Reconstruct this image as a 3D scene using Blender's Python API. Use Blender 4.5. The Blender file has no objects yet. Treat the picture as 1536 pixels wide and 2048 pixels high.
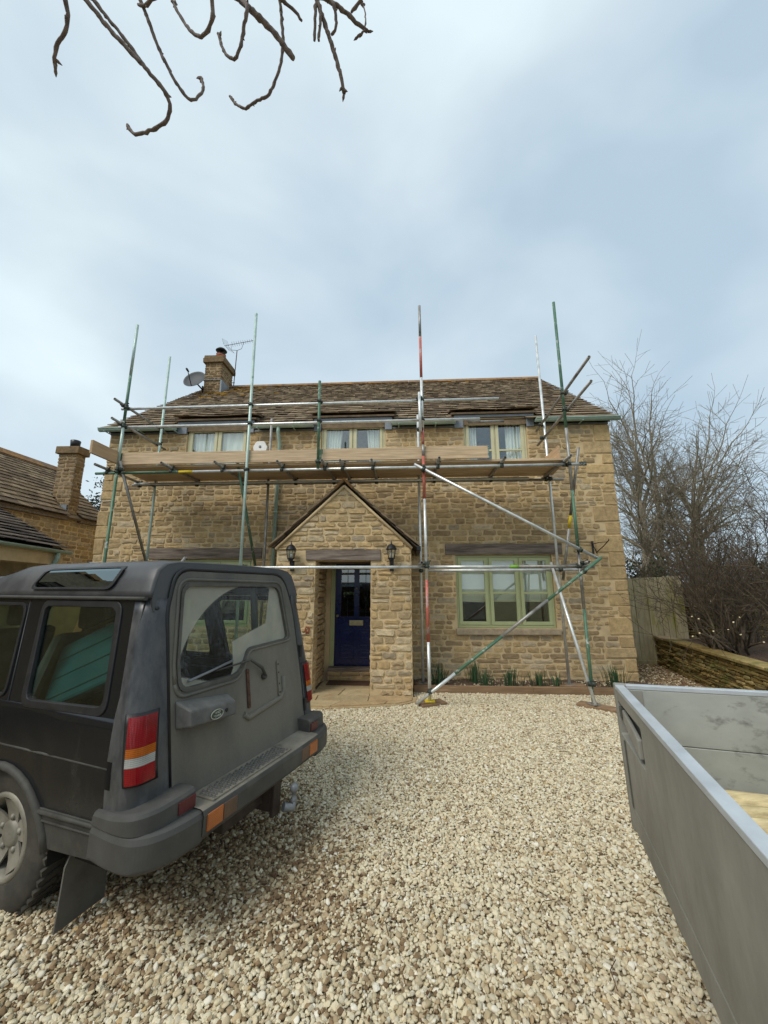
import bpy, bmesh, math, random
import numpy as np
from mathutils import Vector, Matrix
from mathutils.geometry import tessellate_polygon
rnd = random.Random(7)
SC = bpy.context.scene
COL = SC.collection
R = math.radians
# ------------------------------------------------------------------ camera
cam = bpy.data.objects.new('camera', bpy.data.cameras.new('camera'))
COL.objects.link(cam)
cam.data.sensor_width = 36.0
cam.data.lens = 13.52
cam.data.clip_start = 0.05
cam.data.clip_end = 2000
cam.location = (0, 0, 1.70)
cam.rotation_euler = (R(90 + 11.2), 0, R(3.2))
SC.camera = cam
# ------------------------------------------------------------------ world: bright thin overcast
SUN_EL, SUN_AZ = 49, 226            # degrees; azimuth clockwise from +Y
world = bpy.data.worlds.new('World')
SC.world = world
world.use_nodes = True
wn = world.node_tree.nodes; wl = world.node_tree.links
wn.clear()
w_out = wn.new('ShaderNodeOutputWorld')
w_mix = wn.new('ShaderNodeMixShader')
w_sky = wn.new('ShaderNodeTexSky'); w_sky.sky_type = 'NISHITA'; w_sky.sun_disc = False
w_sky.sun_elevation = R(SUN_EL); w_sky.sun_rotation = R(SUN_AZ); w_sky.air_density = 1.2; w_sky.dust_density = 2.0
w_b1 = wn.new('ShaderNodeBackground'); w_b1.inputs[1].default_value = 0.11
w_b2 = wn.new('ShaderNodeBackground'); w_b2.inputs[1].default_value = 1.0
w_tc = wn.new('ShaderNodeTexCoord')
w_map = wn.new('ShaderNodeMapping'); w_map.inputs['Scale'].default_value = (1.0, 1.0, 1.7); w_map.inputs['Location'].default_value = (0.35, 0.1, 0.4)
w_n1 = wn.new('ShaderNodeTexNoise'); w_n1.inputs['Scale'].default_value = 1.7; w_n1.inputs['Detail'].default_value = 5.0; w_n1.inputs['Roughness'].default_value = 0.43; w_n1.inputs['Distortion'].default_value = 0.25
w_r1 = wn.new('ShaderNodeValToRGB')
e = w_r1.color_ramp.elements
e[0].position = 0.36; e[0].color = (0.285, 0.365, 0.43, 1)
e[1].position = 0.66; e[1].color = (0.475, 0.55, 0.58, 1)
m_ = e.new(0.5); m_.color = (0.37, 0.44, 0.485, 1)
w_n2 = wn.new('ShaderNodeTexNoise'); w_n2.inputs['Scale'].default_value = 1.05; w_n2.inputs['Detail'].default_value = 5.0; w_n2.inputs['Roughness'].default_value = 0.5
w_map2 = wn.new('ShaderNodeMapping'); w_map2.inputs['Location'].default_value = (2.3, 0.2, 1.1)
w_mr = wn.new('ShaderNodeMapRange'); w_mr.inputs['From Min'].default_value = 0.36; w_mr.inputs['From Max'].default_value = 0.60; w_mr.inputs['To Min'].default_value = 0.88; w_mr.inputs['To Max'].default_value = 1.0
wl.new(w_tc.outputs['Generated'], w_map.inputs[0]); wl.new(w_map.outputs[0], w_n1.inputs['Vector'])
wl.new(w_tc.outputs['Generated'], w_map2.inputs[0]); wl.new(w_map2.outputs[0], w_n2.inputs['Vector'])
wl.new(w_n1.outputs['Fac'], w_r1.inputs[0]); wl.new(w_r1.outputs[0], w_b2.inputs[0])
wl.new(w_sky.outputs[0], w_b1.inputs[0])
wl.new(w_n2.outputs['Fac'], w_mr.inputs[0]); wl.new(w_mr.outputs[0], w_mix.inputs[0])
wl.new(w_b1.outputs[0], w_mix.inputs[1]); wl.new(w_b2.outputs[0], w_mix.inputs[2])
wl.new(w_mix.outputs[0], w_out.inputs[0])
# ------------------------------------------------------------------ sun behind cloud
sun = bpy.data.objects.new('sun', bpy.data.lights.new('sun', 'SUN'))
COL.objects.link(sun)
sun.data.energy = 1.35
sun.data.angle = R(28)
sun.data.color = (1.0, 0.95, 0.87)
_d = Vector((math.sin(R(SUN_AZ)) * math.cos(R(SUN_EL)), math.cos(R(SUN_AZ)) * math.cos(R(SUN_EL)), math.sin(R(SUN_EL))))
sun.rotation_euler = _d.to_track_quat('Z', 'Y').to_euler()
sun.location = (0, 0, 30)
SC.view_settings.view_transform = 'Standard'
SC.view_settings.look = 'None'
SC.view_settings.exposure = 0.84
SC.view_settings.gamma = 1.0
SC.view_settings.use_curve_mapping = False
SC.render.engine = 'CYCLES'
SC.cycles.max_bounces = 6
SC.cycles.transparent_max_bounces = 12

# ================================================================== helpers
def lin(c):
    return tuple((x / 255 / 12.92) if x <= 10 else ((x / 255 + 0.055) / 1.055) ** 2.4 for x in c)

class MB:
    """collects shapes and links them as one mesh object"""
    def __init__(self):
        self.v = []; self.f = []; self.m = []; self.t = []; self.s = []
    def add(self, vs, fs, tint=0.5, mi=0, smooth=False):
        o = len(self.v)
        self.v.extend([tuple(p) for p in vs])
        for q in fs:
            self.f.append(tuple(i + o for i in q)); self.m.append(mi); self.t.append(tint); self.s.append(smooth)
        return self
    def box(self, x0, x1, y0, y1, z0, z1, tint=0.5, mi=0, M=None, j=0.0):
        p = [(x, y, z) for z in (z0, z1) for y in (y0, y1) for x in (x0, x1)]
        if j: p = [(a + rnd.uniform(-j, j), b + rnd.uniform(-j, j), c + rnd.uniform(-j, j)) for a, b, c in p]
        if M is not None: p = [M @ Vector(q) for q in p]
        return self.add(p, [(0, 2, 3, 1), (4, 5, 7, 6), (0, 1, 5, 4), (1, 3, 7, 5), (3, 2, 6, 7), (2, 0, 4, 6)], tint, mi)
    def path(self, pts, rad, n=8, tint=0.5, mi=0, caps=True, smooth=True, flat=1.0):
        pts = [Vector(p) for p in pts]
        if not isinstance(rad, (list, tuple)): rad = [rad] * len(pts)
        vs = []; fs = []
        t0 = (pts[1] - pts[0]).normalized()
        a = Vector((0, 0, 1)) if abs(t0.z) < 0.9 else Vector((1, 0, 0))
        u = t0.cross(a).normalized()
        for i, p in enumerate(pts):
            if i == 0: t = t0
            elif i == len(pts) - 1: t = pts[i] - pts[i - 1]
            else: t = pts[i + 1] - pts[i - 1]
            if t.length < 1e-9: t = t0
            t = t.normalized()
            u = (u - t * u.dot(t))
            if u.length < 1e-6: u = t.orthogonal()
            u = u.normalized(); w = t.cross(u)
            for k in range(n):
                an = 2 * math.pi * k / n
                vs.append(p + (u * math.cos(an) + w * math.sin(an) * flat) * rad[i])
        for i in range(len(pts) - 1):
            for k in range(n):
                k2 = (k + 1) % n
                fs.append((i * n + k, i * n + k2, (i + 1) * n + k2, (i + 1) * n + k))
        self.add(vs, fs, tint, mi, smooth)
        if caps:
            o = len(self.v) - len(vs)
            self.f.append(tuple(o + k for k in reversed(range(n)))); self.m.append(mi); self.t.append(tint); self.s.append(False)
            e_ = o + (len(pts) - 1) * n
            self.f.append(tuple(e_ + k for k in range(n))); self.m.append(mi); self.t.append(tint); self.s.append(False)
        return self
    def tube(self, a, b, r, n=10, **k):
        return self.path([a, b], r, n, **k)
    def pipe(self, a, b, r, ri, n=12, mi=0, mi_in=None):
        """open-ended hollow tube"""
        a = Vector(a); b = Vector(b); t = (b - a).normalized(); u = t.orthogonal().normalized(); w = t.cross(u)
        vs = []
        for p, q in ((a, r), (b, r), (b, ri), (a, ri)):
            for k in range(n):
                an = 2 * math.pi * k / n
                vs.append(p + (u * math.cos(an) + w * math.sin(an)) * q)
        fs = []
        for j in range(4):
            for k in range(n):
                k2 = (k + 1) % n; j2 = (j + 1) % 4
                fs.append((j * n + k, j * n + k2, j2 * n + k2, j2 * n + k))
        self.add(vs, fs, 0.5, mi, True)
        for i in range(len(fs)):
            if n <= i < 2 * n or i >= 3 * n: self.s[len(self.s) - len(fs) + i] = False
        return self
    def lathe(self, prof, n=20, M=None, tint=0.5, mi=0, smooth=True, close=True):
        """profile of (r, z) turned about local Z"""
        vs = []; fs = []
        for r, z in prof:
            for k in range(n):
                an = 2 * math.pi * k / n
                p = Vector((r * math.cos(an), r * math.sin(an), z))
                vs.append(M @ p if M is not None else p)
        for i in range(len(prof) - 1):
            for k in range(n):
                k2 = (k + 1) % n
                fs.append((i * n + k, i * n + k2, (i + 1) * n + k2, (i + 1) * n + k))
        if close:
            fs.append(tuple(reversed(range(n)))); fs.append(tuple((len(prof) - 1) * n + k for k in range(n)))
        return self.add(vs, fs, tint, mi, smooth)
    def plate(self, outer, holes, fn, d0, d1, tint=0.5, mi=0, mi_edge=None, smooth=False):
        """flat plate with holes; fn(a, b, d) maps to space; faces at d0 and d1 plus all rims"""
        loops = [outer] + list(holes)
        flat = [p for l in loops for p in l]
        tris = tessellate_polygon([[Vector((p[0], p[1], 0)) for p in l] for l in loops])
        n = len(flat)
        vs = [fn(p[0], p[1], d0) for p in flat] + [fn(p[0], p[1], d1) for p in flat]
        fs = [tuple(t) for t in tris] + [tuple(i + n for i in reversed(t)) for t in tris]
        self.add(vs, fs, tint, mi, smooth)
        o = len(self.v) - len(vs); k0 = 0
        for l in loops:
            m = len(l)
            for i in range(m):
                j = (i + 1) % m
                self.f.append((o + k0 + i, o + k0 + j, o + n + k0 + j, o + n + k0 + i))
                self.m.append(mi if mi_edge is None else mi_edge); self.t.append(tint); self.s.append(False)
            k0 += m
        return self
    def grid(self, fn, nu, nv, tint=0.5, mi=0, smooth=True, thick=0.0):
        vs = [fn(i / nu, j / nv) for j in range(nv + 1) for i in range(nu + 1)]
        fs = [(j * (nu + 1) + i, j * (nu + 1) + i + 1, (j + 1) * (nu + 1) + i + 1, (j + 1) * (nu + 1) + i) for j in range(nv) for i in range(nu)]
        return self.add(vs, fs, tint, mi, smooth)
    def build(self, name, mat, parent=None, bevel=0.0, subsurf=0, solid=0.0, fixn=True, segs=2):
        me = bpy.data.meshes.new(name)
        me.from_pydata([tuple(p) for p in self.v], [], self.f)
        mats = mat if isinstance(mat, (list, tuple)) else [mat]
        for q in mats: me.materials.append(q)
        me.polygons.foreach_set('material_index', self.m)
        me.polygons.foreach_set('use_smooth', self.s)
        at = me.attributes.new('tint', 'FLOAT', 'FACE')
        at.data.foreach_set('value', self.t)
        if fixn:
            bm = bmesh.new(); bm.from_mesh(me); bmesh.ops.recalc_face_normals(bm, faces=bm.faces); bm.to_mesh(me); bm.free()
        me.update()
        o = bpy.data.objects.new(name, me)
        COL.objects.link(o)
        adopt(o, parent)
        if solid:
            md = o.modifiers.new('solid', 'SOLIDIFY'); md.thickness = solid; md.offset = 0
        if bevel:
            md = o.modifiers.new('bevel', 'BEVEL'); md.width = bevel; md.segments = segs; md.limit_method = 'ANGLE'; md.angle_limit = R(40); md.harden_normals = False
        if subsurf:
            md = o.modifiers.new('sub', 'SUBSURF'); md.levels = subsurf; md.render_levels = subsurf
        return o

LOCAL = set()        # roots whose parts are written in the root's own axes
def adopt(o, parent):
    if parent is None: return
    o.parent = parent
    root = parent
    if parent.type == 'EMPTY' and parent.name not in LOCAL:
        o.matrix_parent_inverse = Matrix.Translation(-parent.location)
def tag(o, label, cat, group=None, kind=None):
    if label: o['label'] = label
    if cat: o['category'] = cat
    if group: o['group'] = group
    if kind: o['kind'] = kind
    return o
def thing(name, label, cat, loc=(0, 0, 0), group=None, local=False, rot=(0, 0, 0)):
    o = bpy.data.objects.new(name, None)
    COL.objects.link(o); o.location = loc; o.rotation_euler = rot; o.empty_display_size = 0.2
    if local: LOCAL.add(o.name)
    return tag(o, label, cat, group)
def structure(o): o['kind'] = 'structure'; return o
def stuff(o): o['kind'] = 'stuff'; return o
def box(name, mat, parent, x0, x1, y0, y1, z0, z1, bevel=0.0, M=None, tint=0.5):
    return MB().box(x0, x1, y0, y1, z0, z1, tint, 0, M).build(name, mat, parent, bevel)
def copy_obj(o, parent=None):
    c = o.copy(); COL.objects.link(c)
    if parent is not None: c.parent = parent
    return c
def rrect(x0, x1, y0, y1, r, n=4):
    out = []
    for cx, cy, a0 in ((x1 - r, y1 - r, 0), (x0 + r, y1 - r, 90), (x0 + r, y0 + r, 180), (x1 - r, y0 + r, 270)):
        for i in range(n + 1):
            a = R(a0 + 90 * i / n); out.append((cx + r * math.cos(a), cy + r * math.sin(a)))
    return out
def rpoly(pts, r, n=4):
    """polygon with rounded corners"""
    out = []; m = len(pts)
    for i in range(m):
        p = Vector(pts[i]); a = Vector(pts[i - 1]); b = Vector(pts[(i + 1) % m])
        rr = r[i] if isinstance(r, (list, tuple)) else r
        da = (a - p); db = (b - p)
        k = min(rr, da.length * 0.45, db.length * 0.45)
        p0 = p + da.normalized() * k; p1 = p + db.normalized() * k
        for j in range(n + 1):
            t = j / n
            q = p0 * (1 - t) ** 2 + p * 2 * t * (1 - t) + p1 * t * t
            out.append((q.x, q.y))
    return out

# ================================================================== materials
def new_mat(name):
    m = bpy.data.materials.new(name); m.use_nodes = True
    nt = m.node_tree; nt.nodes.clear()
    out = nt.nodes.new('ShaderNodeOutputMaterial')
    return m, nt, out
def nd(nt, t, **kw):
    n = nt.nodes.new(t)
    for k, v in kw.items():
        if k in n.inputs: n.inputs[k].default_value = v
        else: setattr(n, k, v)
    return n
def coords(nt, stretch=(1, 1, 1)):
    tc = nd(nt, 'ShaderNodeTexCoord'); mp = nd(nt, 'ShaderNodeMapping'); mp.inputs['Scale'].default_value = stretch
    nt.links.new(tc.outputs['Object'], mp.inputs[0]); return mp.outputs[0]
def noise(nt, vec, scale, detail=4, rough=0.55):
    n = nd(nt, 'ShaderNodeTexNoise'); n.inputs['Scale'].default_value = scale; n.inputs['Detail'].default_value = detail; n.inputs['Roughness'].default_value = rough
    nt.links.new(vec, n.inputs['Vector']); return n.outputs['Fac']
def ramp(nt, fac, stops):
    r = nd(nt, 'ShaderNodeValToRGB'); el = r.color_ramp.elements
    while len(el) < len(stops): el.new(0.5)
    for i, (p, c) in enumerate(stops):
        el[i].position = p; el[i].color = (*c[:3], 1)
    nt.links.new(fac, r.inputs[0]); return r.outputs[0]
def mixc(nt, fac, a, b, mode='MIX'):
    m = nd(nt, 'ShaderNodeMix', data_type='RGBA', blend_type=mode)
    for s, v in ((m.inputs[0], fac), (m.inputs[6], a), (m.inputs[7], b)):
        if hasattr(v, 'links') or isinstance(v, bpy.types.NodeSocket): nt.links.new(v, s)
        else: s.default_value = v if not isinstance(v, tuple) else (*v[:3], 1)
    return m.outputs[2]
def bump(nt, bs, h, strength, dist=0.01):
    b = nd(nt, 'ShaderNodeBump'); b.inputs['Strength'].default_value = strength; b.inputs['Distance'].default_value = dist
    nt.links.new(h, b.inputs['Height']); nt.links.new(b.outputs[0], bs.inputs['Normal'])
def surf(name, c, var=0.18, scale=6.0, rough=0.8, metal=0.0, bmp=0.25, bscale=60.0, dist=0.004, stretch=(1, 1, 1), spots=None, spec=0.4, c2=None, rvar=0.1):
    """general worn surface: base colour modulated by two noises; optional spots=(colour, lo, hi, scale)"""
    m, nt, out = new_mat(name)
    bs = nd(nt, 'ShaderNodeBsdfPrincipled'); vec = coords(nt, stretch)
    n1 = noise(nt, vec, scale, 5, 0.6)
    a = tuple(x * (1 - var) for x in c); b = tuple(min(1, x * (1 + var)) for x in (c2 or c))
    col = ramp(nt, n1, [(0.32, a), (0.68, b)])
    if spots:
        sc, lo, hi, ss = spots
        ns = noise(nt, vec, ss, 5, 0.65)
        f = ramp(nt, ns, [(lo, (0, 0, 0)), (hi, (1, 1, 1))])
        col = mixc(nt, f, col, sc)
    nt.links.new(col, bs.inputs['Base Color'])
    bs.inputs['Metallic'].default_value = metal; bs.inputs['Specular IOR Level'].default_value = spec
    rr = nd(nt, 'ShaderNodeMapRange'); rr.inputs['To Min'].default_value = max(0, rough - rvar); rr.inputs['To Max'].default_value = min(1, rough + rvar)
    nt.links.new(n1, rr.inputs[0]); nt.links.new(rr.outputs[0], bs.inputs['Roughness'])
    if bmp: bump(nt, bs, noise(nt, vec, bscale, 4, 0.6), bmp, dist)
    nt.links.new(bs.outputs[0], out.inputs[0])
    return m
def tinted(name, stops, rough=0.9, grain=0.3, gscale=14.0, bmp=0.5, bscale=45.0, dist=0.008, spots=None, inst=False, stretch=(1, 1, 1), fine=0.25):
    """each piece takes its colour from its own 'tint' value"""
    m, nt, out = new_mat(name)
    bs = nd(nt, 'ShaderNodeBsdfPrincipled'); vec = coords(nt, stretch)
    at = nd(nt, 'ShaderNodeAttribute'); at.attribute_name = 'tint'
    if inst: at.attribute_type = 'INSTANCER'
    col = ramp(nt, at.outputs['Fac'], stops)
    n1 = noise(nt, vec, gscale, 5, 0.65)
    g = ramp(nt, n1, [(0.3, (1 - grain,) * 3), (0.7, (1 + grain * 0.5,) * 3)])
    col = mixc(nt, 1.0, col, g, 'MULTIPLY')
    if fine:
        n3 = noise(nt, vec, gscale * 9, 3, 0.6)
        col = mixc(nt, 1.0, col, ramp(nt, n3, [(0.3, (1 - fine,) * 3), (0.7, (1.0,) * 3)]), 'MULTIPLY')
    if spots:
        for sc, lo, hi, ss in spots:
            f = ramp(nt, noise(nt, vec, ss, 5, 0.65), [(lo, (0, 0, 0)), (hi, (1, 1, 1))])
            col = mixc(nt, f, col, sc)
    nt.links.new(col, bs.inputs['Base Color']); bs.inputs['Roughness'].default_value = rough; bs.inputs['Specular IOR Level'].default_value = 0.25
    if bmp: bump(nt, bs, noise(nt, vec, bscale, 5, 0.65), bmp, dist)
    nt.links.new(bs.outputs[0], out.inputs[0])
    return m
def schlick(nt):
    """thin-pane reflectance, the same from both sides"""
    ge = nd(nt, 'ShaderNodeNewGeometry'); dt = nd(nt, 'ShaderNodeVectorMath', operation='DOT_PRODUCT')
    nt.links.new(ge.outputs['Incoming'], dt.inputs[0]); nt.links.new(ge.outputs['Normal'], dt.inputs[1])
    ab = nd(nt, 'ShaderNodeMath', operation='ABSOLUTE'); nt.links.new(dt.outputs['Value'], ab.inputs[0])
    iv = nd(nt, 'ShaderNodeMath', operation='SUBTRACT'); iv.inputs[0].default_value = 1.0; nt.links.new(ab.outputs[0], iv.inputs[1])
    pw = nd(nt, 'ShaderNodeMath', operation='POWER'); pw.inputs[1].default_value = 5.0; nt.links.new(iv.outputs[0], pw.inputs[0])
    ma = nd(nt, 'ShaderNodeMath', operation='MULTIPLY_ADD'); ma.inputs[1].default_value = 0.95; ma.inputs[2].default_value = 0.045; nt.links.new(pw.outputs[0], ma.inputs[0])
    return ma.outputs[0]
def dirty(name, c, rough, dust, n_lo, n_hi, nsc, z0, z1, zamt, spec=0.5, streak=(1, 1, .35)):
    """glossy paint under road dirt that thickens towards the sills"""
    m, nt, out = new_mat(name); bs = nd(nt, 'ShaderNodeBsdfPrincipled'); vec = coords(nt, streak); v0 = coords(nt)
    f1 = ramp(nt, noise(nt, vec, nsc, 6, .7), [(n_lo, (0, 0, 0)), (n_hi, (1, 1, 1))])
    sp = nd(nt, 'ShaderNodeSeparateXYZ'); nt.links.new(v0, sp.inputs[0])
    mr = nd(nt, 'ShaderNodeMapRange'); mr.inputs['From Min'].default_value = z0; mr.inputs['From Max'].default_value = z1; mr.inputs['To Min'].default_value = zamt; mr.inputs['To Max'].default_value = 0.0; nt.links.new(sp.outputs[2], mr.inputs[0])
    n2 = ramp(nt, noise(nt, vec, nsc * 2.3, 5, .7), [(.25, (.35, .35, .35)), (.7, (1, 1, 1))])
    ml = nd(nt, 'ShaderNodeMath', operation='MULTIPLY'); nt.links.new(mr.outputs[0], ml.inputs[0]); nt.links.new(n2, ml.inputs[1])
    ad = nd(nt, 'ShaderNodeMath', operation='ADD'); ad.use_clamp = True; nt.links.new(f1, ad.inputs[0]); nt.links.new(ml.outputs[0], ad.inputs[1])
    fine = noise(nt, v0, 90, 3, .6); d2 = ramp(nt, fine, [(.3, tuple(x * .93 for x in dust)), (.7, tuple(x * 1.05 for x in dust))])
    nt.links.new(mixc(nt, ad.outputs[0], c, d2), bs.inputs['Base Color'])
    rr = nd(nt, 'ShaderNodeMapRange'); rr.inputs['To Min'].default_value = rough; rr.inputs['To Max'].default_value = .85; nt.links.new(ad.outputs[0], rr.inputs[0]); nt.links.new(rr.outputs[0], bs.inputs['Roughness'])
    bs.inputs['Specular IOR Level'].default_value = spec; bump(nt, bs, fine, .04, .001); nt.links.new(bs.outputs[0], out.inputs[0]); return m
def lens(name, c):
    """moulded lamp lens: fine ribs and a darker reflector pattern behind gloss"""
    m, nt, out = new_mat(name); bs = nd(nt, 'ShaderNodeBsdfPrincipled'); vec = coords(nt)
    w = nd(nt, 'ShaderNodeTexWave'); w.bands_direction = 'Z'; w.inputs['Scale'].default_value = 38; w.inputs['Distortion'].default_value = .4; nt.links.new(vec, w.inputs['Vector'])
    w2 = nd(nt, 'ShaderNodeTexWave'); w2.bands_direction = 'X'; w2.inputs['Scale'].default_value = 45; nt.links.new(vec, w2.inputs['Vector'])
    g = mixc(nt, .5, ramp(nt, w.outputs['Fac'], [(.2, (.45, .45, .45)), (.8, (1, 1, 1))]), ramp(nt, noise(nt, vec, 9, 3), [(.3, (.35, .35, .35)), (.7, (1.1, 1.1, 1.1))]))
    nt.links.new(mixc(nt, 1.0, c, g, 'MULTIPLY'), bs.inputs['Base Color']); bs.inputs['Roughness'].default_value = .12; bs.inputs['Specular IOR Level'].default_value = .6
    bump(nt, bs, w2.outputs['Fac'], .12, .002); nt.links.new(bs.outputs[0], out.inputs[0]); return m
def glass(name, tint=(0.9, 0.95, 0.93), base=0.06, gain=1.0, rough=0.0, spec=(1, 1, 1)):
    m, nt, out = new_mat(name)
    tr = nd(nt, 'ShaderNodeBsdfTransparent'); tr.inputs[0].default_value = (*tint, 1)
    gl = nd(nt, 'ShaderNodeBsdfGlossy'); gl.inputs['Roughness'].default_value = rough; gl.inputs[0].default_value = (*spec, 1)
    fr = schlick(nt)
    ma = nd(nt, 'ShaderNodeMath', operation='MULTIPLY_ADD'); ma.inputs[1].default_value = gain; ma.inputs[2].default_value = base; ma.use_clamp = True
    mx = nd(nt, 'ShaderNodeMixShader')
    nt.links.new(fr, ma.inputs[0]); nt.links.new(ma.outputs[0], mx.inputs[0])
    nt.links.new(tr.outputs[0], mx.inputs[1]); nt.links.new(gl.outputs[0], mx.inputs[2]); nt.links.new(mx.outputs[0], out.inputs[0])
    return m

M_ = {}
STONE = [(0.0, lin((160, 137, 106))), (0.25, lin((178, 152, 113))), (0.5, lin((191, 164, 121))), (0.72, lin((204, 175, 128))), (0.88, lin((174, 157, 132))), (1.0, lin((212, 192, 157)))]
M_['stone'] = tinted('limestone', STONE, 0.92, 0.32, 11, 0.55, 38, 0.014, spots=[(lin((122, 104, 80)), 0.64, 0.84, 5.0)])
M_['oldstone'] = tinted('weathered_stone', [(0.0, lin((124, 103, 77))), (0.4, lin((148, 124, 92))), (0.7, lin((162, 138, 104))), (1.0, lin((142, 126, 104)))], 0.92, 0.35, 11, 0.55, 38, 0.014, spots=[(lin((92, 80, 62)), 0.55, 0.75, 5.0)])
M_['oldmortar'] = surf('old_mortar', lin((160, 138, 106)), 0.2, 5, 0.95, 0, 0.6, 70, 0.01)
M_['mortar'] = surf('lime_mortar', lin((198, 175, 136)), 0.16, 4, 0.95, 0, 0.6, 70, 0.01)
M_['darkstone'] = tinted('drystone', [(0.0, lin((92, 78, 46))), (0.3, lin((126, 106, 62))), (0.6, lin((150, 126, 74))), (0.85, lin((128, 118, 74))), (1.0, lin((178, 156, 104)))], 0.95, 0.4, 12, 0.6, 40, 0.014, spots=[(lin((88, 92, 44)), 0.52, 0.72, 2.6)])
M_['joint'] = surf('dark_joint', (0.035, 0.028, 0.018), 0.3, 8, 0.95)
M_['slate'] = tinted('stone_slate', [(0.0, lin((108, 92, 74))), (0.35, lin((126, 108, 87))), (0.65, lin((141, 122, 98))), (1.0, lin((164, 146, 120)))], 0.92, 0.38, 9, 0.5, 40, 0.01, spots=[(lin((176, 166, 148)), 0.68, 0.78, 7.0), (lin((60, 52, 44)), 0.62, 0.8, 2.0)])
M_['lichenslate'] = tinted('lichen_slate', [(0.0, lin((120, 92, 40))), (0.5, lin((158, 122, 48))), (1.0, lin((138, 112, 72)))], 0.92, 0.4, 9, 0.5, 40, 0.01, spots=[(lin((186, 140, 40)), 0.5, 0.62, 7.0)])
M_['gslate'] = tinted('grey_slate', [(0.0, lin((58, 52, 48))), (0.5, lin((82, 72, 66))), (1.0, lin((112, 100, 88)))], 0.92, 0.35, 9, 0.5, 40, 0.01, spots=[(lin((196, 188, 172)), 0.66, 0.72, 9.0)])
M_['oak'] = surf('weathered_oak', lin((96, 84, 74)), 0.4, 5, 0.85, 0, 0.5, 30, 0.006, stretch=(0.5, 6, 6), c2=lin((120, 108, 98)))
M_['lead'] = surf('lead', lin((128, 136, 144)), 0.16, 5, 0.6, 0.25, 0.2, 20)
M_['gutter'] = surf('sage_green_metal', lin((150, 172, 160)), 0.12, 5, 0.5, 0.0, 0.1, 40, spots=(lin((120, 132, 118)), 0.6, 0.8, 3))
M_['sage'] = surf('sage_green_paint', lin((168, 174, 130)), 0.06, 5, 0.45, 0, 0.05, 60)
M_['cream'] = surf('cream_paint', lin((196, 192, 158)), 0.06, 5, 0.45, 0, 0.05, 60)
M_['pane'] = glass('window_glass', (0.92, 0.95, 0.93), 0.06, 1.3)
M_['curtain'] = surf('white_curtain', (0.88, 0.89, 0.88), 0.05, 5, 0.9)
M_['blind'] = surf('grey_blind', (0.66, 0.67, 0.60), 0.05, 5, 0.9)
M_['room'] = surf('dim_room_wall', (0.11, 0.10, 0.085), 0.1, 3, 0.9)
M_['blue'] = surf('navy_paint', (0.004, 0.012, 0.085), 0.1, 4, 0.28, 0, 0.05, 60, spec=0.5)
M_['brass'] = surf('dull_brass', (0.45, 0.40, 0.24), 0.15, 20, 0.4, 0.6, 0.1, 60)
M_['black'] = surf('black_metal', (0.012, 0.013, 0.015), 0.2, 12, 0.4, 0.0, 0.1, 60)
M_['terracotta'] = surf('terracotta', lin((176, 92, 66)), 0.2, 10, 0.85)
M_['rust'] = surf('rust', lin((80, 58, 46)), 0.35, 18, 0.9)
M_['white'] = surf('white_plastic', (0.78, 0.78, 0.77), 0.04, 8, 0.4, 0, 0.0)
M_['grey'] = surf('grey_metal', (0.20, 0.21, 0.22), 0.12, 10, 0.45, 0.3, 0.1)
M_['galv'] = surf('galvanised_tube', (0.66, 0.68, 0.67), 0.18, 9, 0.38, 0.55, 0.12, 90, 0.002, spots=((0.36, 0.36, 0.34), 0.58, 0.75, 5), rvar=0.14)
M_['galvdull'] = surf('dull_tube', (0.30, 0.29, 0.27), 0.3, 9, 0.5, 0.6, 0.15, 90, 0.002, spots=((0.14, 0.11, 0.08), 0.55, 0.72, 6))
M_['tgreen'] = surf('green_painted_tube', lin((78, 112, 90)), 0.2, 7, 0.5, 0.1, 0.1, 70, 0.002, spots=((0.42, 0.44, 0.42), 0.56, 0.66, 9))
M_['tred'] = surf('red_painted_tube', lin((184, 100, 86)), 0.2, 7, 0.55, 0.1, 0.1, 70, 0.002, spots=((0.42, 0.38, 0.36), 0.54, 0.68, 9))
M_['tpale'] = surf('pale_green_tube', lin((166, 186, 178)), 0.15, 7, 0.45, 0.3, 0.1, 70, 0.002, spots=(lin((96, 132, 106)), 0.6, 0.72, 5))
M_['yellow'] = surf('yellow_paint', lin((206, 180, 40)), 0.15, 14, 0.6, spots=((0.08, 0.07, 0.04), 0.6, 0.7, 20))
M_['lime'] = surf('lime_tape', lin((120, 170, 60)), 0.15, 14, 0.6)
M_['coupler'] = surf('coupler_steel', (0.055, 0.065, 0.055), 0.4, 20, 0.6, 0.5, 0.3, 80)
M_['board'] = surf('scaffold_board', lin((186, 160, 128)), 0.22, 5, 0.85, 0, 0.4, 26, 0.004, stretch=(0.35, 7, 7), c2=lin((196, 172, 142)), spots=(lin((150, 122, 90)), 0.6, 0.8, 2))
M_['boardx'] = surf('scaffold_board_end', lin((184, 154, 120)), 0.2, 5, 0.85, 0, 0.4, 26, 0.004, stretch=(7, 0.35, 7))
M_['plank'] = surf('old_plank', lin((132, 106, 80)), 0.25, 5, 0.9, 0, 0.5, 26, 0.005, stretch=(0.5, 5, 6), spots=(lin((170, 150, 124)), 0.6, 0.75, 5))
M_['slab'] = tinted('paving_slab', [(0.0, lin((168, 150, 116))), (0.5, lin((186, 166, 128))), (1.0, lin((176, 150, 112)))], 0.9, 0.22, 5, 0.35, 60, 0.005, spots=[(lin((150, 122, 88)), 0.56, 0.75, 3.0)])
M_['soil'] = surf('soil', lin((86, 68, 54)), 0.5, 22, 0.98, 0, 1.0, 40, 0.03, spots=(lin((136, 116, 96)), 0.62, 0.68, 60))
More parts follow.
